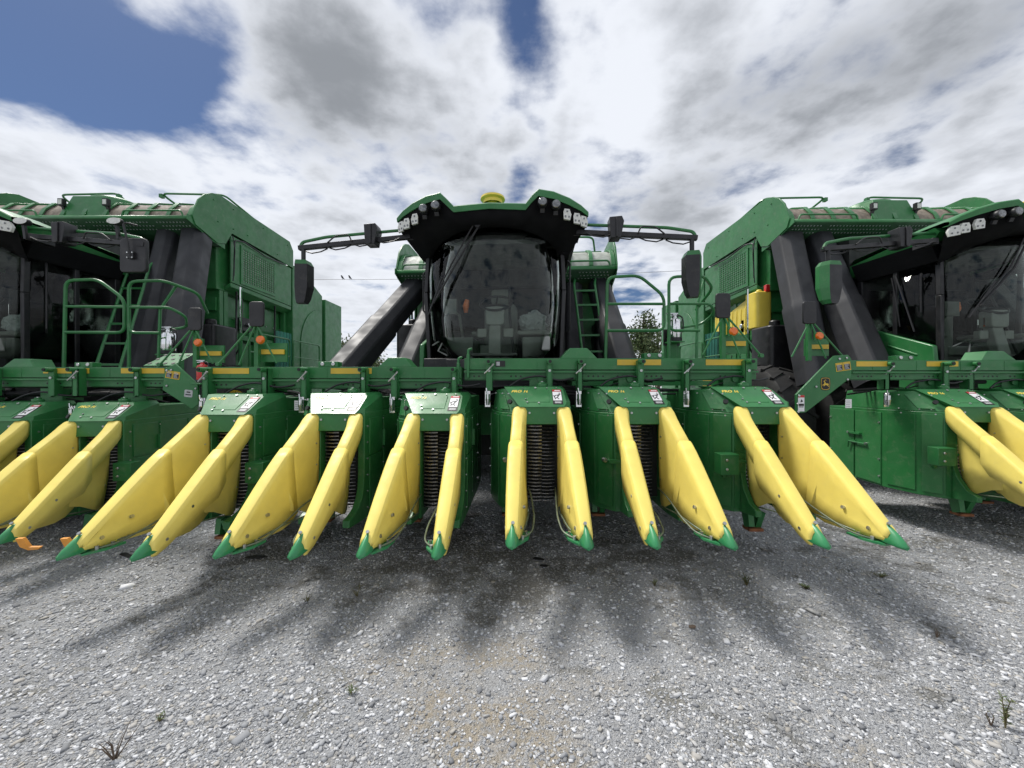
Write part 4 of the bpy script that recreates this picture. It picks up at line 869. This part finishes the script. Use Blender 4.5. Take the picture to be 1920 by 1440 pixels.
warn_label(t3, -.165, -.091, .195, .17, .095, R(-8))
b = MB()
def emblem(t, x, y, z, sc_):
    b = MB()
    sh = []
    for (a, c_) in ((-.5, -.62), (-.38, -.74), (0, -.80), (.38, -.74), (.5, -.62), (.57, .0), (.52, .60), (.40, .70), (0, .74), (-.40, .70), (-.52, .60), (-.57, 0)): sh.append((a, c_))
    b.prism([(p * sc_ * 1.12, -.001, q * sc_ * 1.10) for p, q in sh], (0, .0015, 0), 0); b.prism([(p * sc_, -.0025, q * sc_) for p, q in sh], (0, .0015, 0), 1); b.prism([(p * sc_ * .90, -.004, q * sc_ * .92) for p, q in sh], (0, .0015, 0), 0)
    deer = [(-.30, .30), (-.16, .38), (-.10, .30), (-.04, .12), (.06, .02), (.24, .02), (.36, -.04), (.38, -.14), (.30, -.20), (.40, -.36), (.36, -.42), (.20, -.24), (.02, -.18), (-.10, -.22), (-.20, -.36), (-.26, -.34), (-.20, -.20), (-.40, -.24), (-.42, -.18), (-.22, -.06), (-.16, .10), (-.20, .22)]
    b.prism([(p * sc_, -.0055, q * sc_) for p, q in deer], (0, .0015, 0), 1)
    b.prism([(p * sc_, -.0055, q * sc_) for p, q in ((-.16, .36), (-.02, .42), (.10, .34), (.02, .50), (-.12, .46))], (0, .0015, 0), 1)
    return b.build('emblem', ['ink', 'strip_yellow'], t, (x, y, z), (0, 0, 0), smooth=0)
emblem(t3, -.365, -.091, .005, .088)
b = MB(); b.box(-.035, .035, -.002, 0, -.09, .09, 0); b.box(-.035, .035, -.003, -.002, .065, .09, 1); b.box(-.03, .03, -.003, -.002, -.03, -.005, 2); b.box(-.025, .025, -.003, -.002, -.045, -.036, 2); b.prism([(-.01, -.0025, .01), (.02, -.0025, .02), (.0, -.0025, .045)], (0, -.001, 0), 2); b.build('safety_label', ['white', 'red', 'ink'], t3, (-.635, -.091, -.215), smooth=0)
end_plate(t2, [(6.069, .225), (5.951, .166), (5.927, -.065), (6.253, -.278), (6.324, -.225), (6.318, -.006)], ((5.98, .15), (6.03, .155), (5.98, -.02), (6.30, -.05)))
warn_label(t2, 6.045, -.091, .10, .16, .085, R(9))
b = MB(); b.rbox(-.045, .045, -.002, 0, -.04, .04, .012); b.box(-.03, .03, -.003, -.002, -.02, -.008, 1); b.box(-.02, .02, -.003, -.002, .008, .022, 1); b.build('dealer_label', ['label_grey', 'ink'], t2, (6.217, -.091, -.105), (0, R(6), 0), smooth=0)
# paper labels on unit walls
for (t, x, y, z) in ((tl, .95, .0, -.22), (t3, -.08, -.06, -.22)):
    b = MB(); b.box(-.035, .035, -.002, 0, -.05, .05, 0)
    for i in range(4): b.box(-.028, .02 - .006 * (i % 2), -.0028, -.002, -.035 + i * .02, -.028 + i * .02, 1)
    b.build('paper_label', ['white', 'label_grey'], t, (x, y, z), smooth=0)
b = MB(); b.box(-.05, .05, -.004, 0, -.03, .03, 0); b.box(-.04, -.005, -.005, -.004, -.02, .02, 1); b.build('type_plate', ['ink', 'label_grey'], tr_, (.37, -.001, .263 - .055), smooth=0)
# right machine, left flank: yellow tanks, name strip, red lamp
b = MB(); b.rbox(-1.98, -1.66, 2.78, 3.16, H + 1.08, H + 1.80, .07, axis='z'); b.cyl((-1.85, 2.9, H + 1.80), (-1.85, 2.9, H + 1.85), .05, 12); b.build('yellow_tank', 'yellow_tank', Rr, bevel=.04)
for (v0, v1) in ((3.45, 4.10), (4.25, 4.75)):
    b = MB(); b.prism([(-1.74, v0, H + .98), (-1.74, v1, H + .80), (-1.74, v1, H + 1.62), (-1.74, v0, H + 1.80)], (.1, 0, 0))
    for k in range(4): v = v0 + (k + .5) * (v1 - v0) / 4; b.prism([(-1.755, v - .03, H + 1.02), (-1.755, v + .03, H + 1.0), (-1.755, v + .03, H + 1.60), (-1.755, v - .03, H + 1.62)], (.02, 0, 0))
    b.build('yellow_tank_panel', 'yellow_tank', Rr, bevel=.012)
b = MB(); b.box(-1.70, -1.60, 3.3, 4.9, H + .30, H + 1.95); b.build('tank_frame', 'green', Rr, bevel=.01)
b = MB(); b.box(-1.80, -1.72, 2.76, 2.84, H + 1.78, H + 1.92); b.build('tail_lamp', 'red', Rr, bevel=.01)
b = MB(); b.prism([(-2.10, v, H + z) for v, z in ((2.05, .18), (2.05, -.02), (2.5, -.14), (5.0, -.16), (5.0, .18))], (.10, 0, 0)); b.build('fender_beam', 'green', Rr, bevel=.006)
b = MB(); b.prism([(-2.112, v, H + z) for v, z in ((2.62, .15), (2.56, -.13), (4.6, -.14), (4.6, .15))], (.010, 0, 0)); nm = b.build('name_strip', 'strip_yellow', Rr)
text('lettering', 'JOHN DEERE', .19, 'ink', nm, (-2.114, 3.48, H + .02), (R(90), 0, R(-90)), .001, 0, 'CENTER', .004)
# left machine flank lettering, partly behind the toolbar
text('lettering', 'PC', .11, 'strip_yellow', L_, (1.72, 2.78, H + .0), (R(90), 0, 0), .002, .1, 'CENTER', .002)
# perforated step on the left machine, by the toolbar
b = MB(); b.prism([(6.0 - .42, .05, .0), (6.0 - .08, .05, .0), (6.0 - .03, .30, .16), (6.0 - .34, .30, .16)], (0, 0, .012)); st_ = b.build('step_plate', 'green', t2, (0, 0, .20), bevel=.003)
b = MB()
for i in range(4):
    for j in range(3):
        f = (j + .5) / 3; x = 5.61 + i * .09 + .05 * f; y = .05 + .25 * f; b.cyl((x, y, .16 * f + .010), (x, y - .003, .16 * f + .0155), .020, 8)
b.build('step_holes', 'ink', st_)['kind'] = 'stuff'
# amber lights' wires etc.: hydraulic hoses behind the toolbars
for (t, x0, x1, z0) in ((tl, .1, 2.5, -.10), (tr_, .2, 2.9, -.06), (t2, 3.6, 5.8, -.10), (t3, .3, 4.0, -.06)):
    for k in range(3):
        b = MB(); rr = random.Random(int(x0 * 100) + k); pts = [(x0 + (x1 - x0) * i / 9, .30 + .06 * k + rr.uniform(-.04, .04), z0 + rr.uniform(-.05, .05) - .02 * k) for i in range(10)]
        b.tube(fillet(pts, .12, 3), .012 + .006 * (k == 0), 6); b.build('hydraulic_hose', 'black', t)
# orange skid flaps under the left machine's end unit
for (X, Y) in ((-3.74, 2.92), (-3.40, 2.92)):
    b = MB(); b.prism([(-.05, 0, .16), (.0, 0, .05), (.09, 0, .0), (.20, 0, .0), (.22, 0, .03), (.10, 0, .04), (.03, 0, .16)], (0, .03, 0)); u, v = fl(X, Y); b.build('skid_flap', 'skirt_orange', L_, (u, v, .33), (0, 0, R(15)), bevel=.003).scale = (.55, 1, .6)

# ------------------------------------------------------------------ loose things
def extinguisher(loc, r, hh, bodymat, label):
    e = empty('fire_extinguisher', loc); tag(e, label, 'extinguisher', 'fire extinguishers on the machines')
    b = MB(); b.lathe([(0, 0), (r * .92, 0), (r, r * .12), (r, hh * .74), (r * .85, hh * .84), (r * .4, hh * .90), (r * .3, hh)], (0, 0, 0), 'z', 24); b.build('cylinder', bodymat, e)
    b = MB(); b.box(-r * 1.15, r * .5, -r * .16, r * .16, hh * 1.06, hh * 1.11); b.box(-r * .3, r * .3, -r * .25, r * .25, hh, hh * 1.06); b.bar((-r * 1.0, 0, hh * .99), (r * .1, 0, hh * 1.03), .02, .012); b.build('valve', 'steel', e, bevel=.002)
    b = MB(); b.tube(fillet([(r * .3, 0, hh * 1.02), (r * 1.1, 0, hh * .98), (r * 1.3, 0, hh * .7), (r * 1.15, -.01, hh * .35)], r * .6), r * .12, 8); b.build('hose', 'black', e)
    b = MB(); b.lathe([(r * .99, 0), (r * 1.03, 0), (r * 1.03, hh * .14), (r * .99, hh * .14)], (0, 0, -.004), 'z', 24); b.box(-r * 1.2, r * 1.2, r * .9, r * 1.08, -.05, hh * .5); b.build('mount', 'black', e)
extinguisher((2.12, 5.02, H + .56), .090, .33, 'chrome', 'chrome fire extinguisher standing behind the rail right of the middle cab')
extinguisher((-4.78, 5.35, H + .42), .095, .34, 'chrome', 'chrome fire extinguisher beside the grey ducts of the left machine')
extinguisher((-3.42, 4.25, H + .02), .055, .22, 'red', 'small red fire extinguisher between the left and middle toolbars')
for (p, q) in (((2.12, 5.12, H + .28), (.13, .04, .26)), ((-4.78, 5.46, H + .2), (.12, .04, .22)), ): pass
# brackets that carry them belong to the machines
for (m_, f_, X, Y, z, w_) in ((C, fc, 2.12, 5.02, .556, .10), (L_, fl, -4.78, 5.35, .416, .11), (L_, fl, -3.42, 4.25, .016, .06)):
    u, v = f_(X, Y); b = MB(); b.box(u - w_, u + w_, v - .09, v + .12, H + z - .02, H + z - .004); b.box(u - w_, u + w_, v + .10, v + .13, H + z - .50 if z > .1 else H + z - .15, H + z - .004); b.box(u - w_ * .6, u + w_ * .6, v + .08, v + .10, H + z - .40 if z > .1 else H + z - .1, H + z - .02); b.build('extinguisher_bracket', 'green', m_, bevel=.004)
# clear wrap left in the cabs
def wrap(loc, label):
    bm = bmesh.new(); bmesh.ops.create_icosphere(bm, subdivisions=4, radius=1)
    from mathutils import noise as mn
    for v in bm.verts:
        n_ = mn.noise(v.co * 2.1 + Vector(loc)) * .35 + abs(mn.noise(v.co * 5 + Vector(loc))) * .3; v.co *= (1 + n_)
        v.co = Vector((v.co.x * .17, v.co.y * .13, max(v.co.z, -.75) * .15))
    me = bpy.data.meshes.new('plastic_wrap'); bm.to_mesh(me); bm.free(); me.materials.append(MATS['plastic_film'])
    tag(link('plastic_wrap', me, None, loc), label, 'plastic wrap', 'clear wrap left in the cabs')
u_, v_ = .50, .85
wrap((-.27 + .50 * math.cos(yc) - v_ * math.sin(yc), 4.45 + .50 * math.sin(yc) + v_ * math.cos(yc), H + .825), 'crumpled clear plastic wrap on the side console of the middle cab')
wrap((-7.31 + .50, 4.5 + .85, H + .825), 'crumpled clear plastic wrap inside the left cab behind the side window')

# ------------------------------------------------------------------ power line with two birds
pl = empty('power_line', (-19, 30, 0)); tag(pl, 'thin overhead power line crossing the sky behind the machines', 'power line')
def wire_pt(f): return Vector((-19 + 39 * f, 30, 9.75 + 1.05 * f - 1.0 * math.sin(math.pi * f) * .35))
b = MB(); b.tube([Vector(wire_pt(k / 24)) - Vector((-19, 30, 0)) for k in range(25)], .014, 5); b.build('wire', 'black', pl)
for f in (0, 1):
    q = wire_pt(f) - Vector((-19, 30, 0)); b = MB(); b.cyl((q.x, .15, 0), (q.x, .15, q.z + .4), .14, 10, 0, .10); b.bar((q.x - .9, .05, q.z - .06), (q.x + .9, .05, q.z - .06), .1, .1); b.build('pole', 'bark', pl)
for (px, lab) in ((642, 'small dark bird on the power line, the left one of two'), (656, 'small dark bird on the power line, the right one of two')):
    X = (px - 960) / 721 * 30; f = (X + 19) / 39; q = wire_pt(f); b = MB()
    b.tube([(.17, 0, .02), (.08, 0, .08), (.0, 0, .15), (-.05, 0, .24), (-.08, 0, .29), (-.14, 0, .30)], [.012, .04, .075, .06, .05, .005], 8); b.cyl((0, -.02, .0), (0, -.02, .10), .008, 5); b.cyl((0, .02, .0), (0, .02, .10), .008, 5)
    tag(b.build('bird', 'black', None, q + Vector((0, 0, .012))), lab, 'bird', 'birds on the wire')

# ------------------------------------------------------------------ trees behind
def tree(X, Y, hh, rad, label, seed, mat='leaf', n=2600, conifer=False):
    rr = random.Random(seed); t = empty('tree', (X, Y, 0)); tag(t, label, 'tree', 'trees behind the machines')
    b = MB(); b.tube([(0, 0, -.1), (rr.uniform(-.1, .1), 0, hh * .35), (rr.uniform(-.2, .2), .1, hh * .7), (0, 0, hh * .95)], [.22, .17, .10, .02], 8)
    cl = []
    for k in range(16):
        a = rr.uniform(0, 6.28); z = hh * rr.uniform(.25, .92); r_ = rad * (1 - abs(z / hh - .5) * 1.1) * rr.uniform(.5, 1.0)
        if conifer: r_ = rad * (1.05 - z / hh) * rr.uniform(.6, 1)
        p = Vector((r_ * math.cos(a), r_ * math.sin(a), z)); b.tube([(0, 0, z * .75), p * .6 + Vector((0, 0, z * .36)), p], [.06, .04, .012], 5); cl.append((p, rad * rr.uniform(.25, .45)))
    b.build('trunk', 'bark', t)
    V, F = [], []
    for k in range(n):
        p, r_ = rr.choice(cl); q = p + Vector((rr.gauss(0, .5), rr.gauss(0, .5), rr.gauss(0, .4))) * r_
        d1 = Vector((rr.uniform(-1, 1), rr.uniform(-1, 1), rr.uniform(-1, 1))).normalized(); d2 = d1.cross(Vector((rr.uniform(-1, 1), rr.uniform(-1, 1), rr.uniform(-1, 1)))).normalized(); sz = rr.uniform(.07, .15)
        i = len(V); V += [q - d1 * sz, q + d2 * sz * .45, q + d1 * sz, q - d2 * sz * .45]; F.append((i, i + 1, i + 2, i + 3))
    b = MB(); b.add(V, F); o = b.build('crown', mat, t, smooth=0); return t
tree(8.2, 24.0, 6.2, 1.6, 'spindly conifer seen through the gap right of the middle cab', 3, 'leaf', 2600, True)
tree(7.0, 25.5, 5.0, 1.7, 'pale leafy tree beside the conifer in the gap right of the middle cab', 4, 'leaf_pale')
tree(10.2, 27.0, 5.6, 2.1, 'leafy tree behind the rails of the middle machine, rightmost of its clump', 5, 'leaf')
tree(-9.6, 25.0, 4.6, 1.8, 'leafy tree showing low between the two black ducts left of the middle cab', 6, 'leaf')
tree(-12.2, 27.0, 4.8, 2.0, 'leafy tree low behind the left machine, left of the black ducts', 8, 'leaf_pale')
tree(5.0, 27.5, 4.6, 1.8, 'leafy tree directly behind the middle machine', 9, 'leaf')

# ------------------------------------------------------------------ weeds and scraps on the gravel
def gp(px, py): d = 721 * H / (py - 720); return ((px - 960) / 721 * d, d)
def weed(px, py, hh, spread, nst, mats, label, seed, leaves=10, leaf=.02):
    X, Y = gp(px, py); rr = random.Random(seed); t = empty('weed', (X, Y, 0)); tag(t, label, 'weed', 'weeds in the gravel')
    b = MB(); V, F = [], []
    for k in range(nst):
        a = rr.uniform(0, 6.28); sp = spread * rr.uniform(.2, 1); top = Vector((sp * math.cos(a), sp * math.sin(a), hh * rr.uniform(.55, 1))); md_ = top * .5 + Vector((rr.uniform(-.01, .01), rr.uniform(-.01, .01), hh * .12))
        pts = [Vector((0, 0, -.005)), md_, top]; b.tube(pts, [.0028, .002, .0008], 5)
        for j in range(leaves):
            f = rr.uniform(.15, 1); q = (pts[0].lerp(md_, f * 2) if f < .5 else md_.lerp(top, f * 2 - 1)); an = rr.uniform(0, 6.28); d = Vector((math.cos(an), math.sin(an), rr.uniform(.1, .9))).normalized() * leaf * rr.uniform(.5, 1.3); sd = d.cross(Vector((0, 0, 1))).normalized() * leaf * .16
            i = len(V); V += [q, q + d * .5 + sd, q + d, q + d * .5 - sd]; F.append((i, i + 1, i + 2, i + 3))
    b.build('stem', mats[0], t)
    if leaves:
        b = MB(); b.add(V, F); b.build('foliage', mats[1], t, smooth=0)
weed(1885, 1365, .16, .02, 3, ('stem', 'leaf_pale'), 'tall thin green weed near the right edge of the photo', 11, 26, .022)
weed(1858, 1360, .07, .03, 3, ('stem_dry', 'leaf_pale'), 'short dry weed just left of the tall green weed', 12, 2, .012)
weed(215, 1425, .13, .10, 9, ('stem_dry', 'leaf_pale'), 'dry twiggy weed in the lower left corner', 13, 0)
weed(660, 1302, .03, .03, 7, ('stem', 'leaf'), 'small green tuft in the lower middle gravel, left of centre', 14, 6, .018)
weed(300, 1352, .04, .03, 5, ('stem', 'leaf'), 'small green tuft in the lower left gravel above the dry twigs', 15, 5, .016)
weed(1400, 1098, .09, .07, 9, ('stem', 'leaf'), 'low weed patch with one tall brown stalk in front of the right row units', 16, 12, .022)
weed(1512, 1104, .03, .05, 9, ('stem', 'leaf'), 'flat green weed right of the stalked weed patch', 17, 10, .02)
weed(1228, 1098, .06, .05, 7, ('stem', 'leaf_pale'), 'thin pale weed left of the stalked weed patch', 18, 8, .018)
weed(670, 1118, .10, .06, 6, ('stem', 'leaf_pale'), 'thin grassy weed in front of the left row units', 19, 3, .02)
weed(575, 1128, .07, .06, 6, ('stem', 'leaf_pale'), 'short grassy weed left of the thin grassy weed', 20, 3, .02)
weed(1756, 1196, .07, .02, 4, ('stem_dry', 'leaf_pale'), 'small dry sprig on the bright gravel at the right', 21, 2, .012)
weed(1650, 1082, .03, .07, 9, ('stem', 'leaf_pale'), 'flat mossy weed in front of the rightmost yellow snout', 22, 9, .018)
def scrap(px, py, L, W_, label, seed, mat='debris'):
    X, Y = gp(px, py); rr = random.Random(seed); b = MB(); n = 9
    pts = [(L * .5 * math.cos(6.283 * k / n) * rr.uniform(.6, 1.1), W_ * .5 * math.sin(6.283 * k / n) * rr.uniform(.6, 1.1), rr.uniform(.006, .016)) for k in range(n)]
    b.prism(pts, (0, 0, .006)); tag(b.build('scrap', mat, None, (X, Y, .004), (0, 0, rr.uniform(-.4, .4))), label, 'scrap', 'dark scraps on the gravel')
scrap(483, 1047, .22, .07, 'long black scrap lying on the gravel left of centre', 31); scrap(235, 1044, .20, .05, 'black scrap lying in the shade at the far left', 32); scrap(1010, 1052, .12, .05, 'upper of two black scraps in front of the middle row units', 33); scrap(1020, 1064, .08, .05, 'lower of two black scraps in front of the middle row units', 34)
scrap(1298, 1180, .05, .03, 'small brown curled leaf on the gravel right of centre', 35, 'stem_dry')
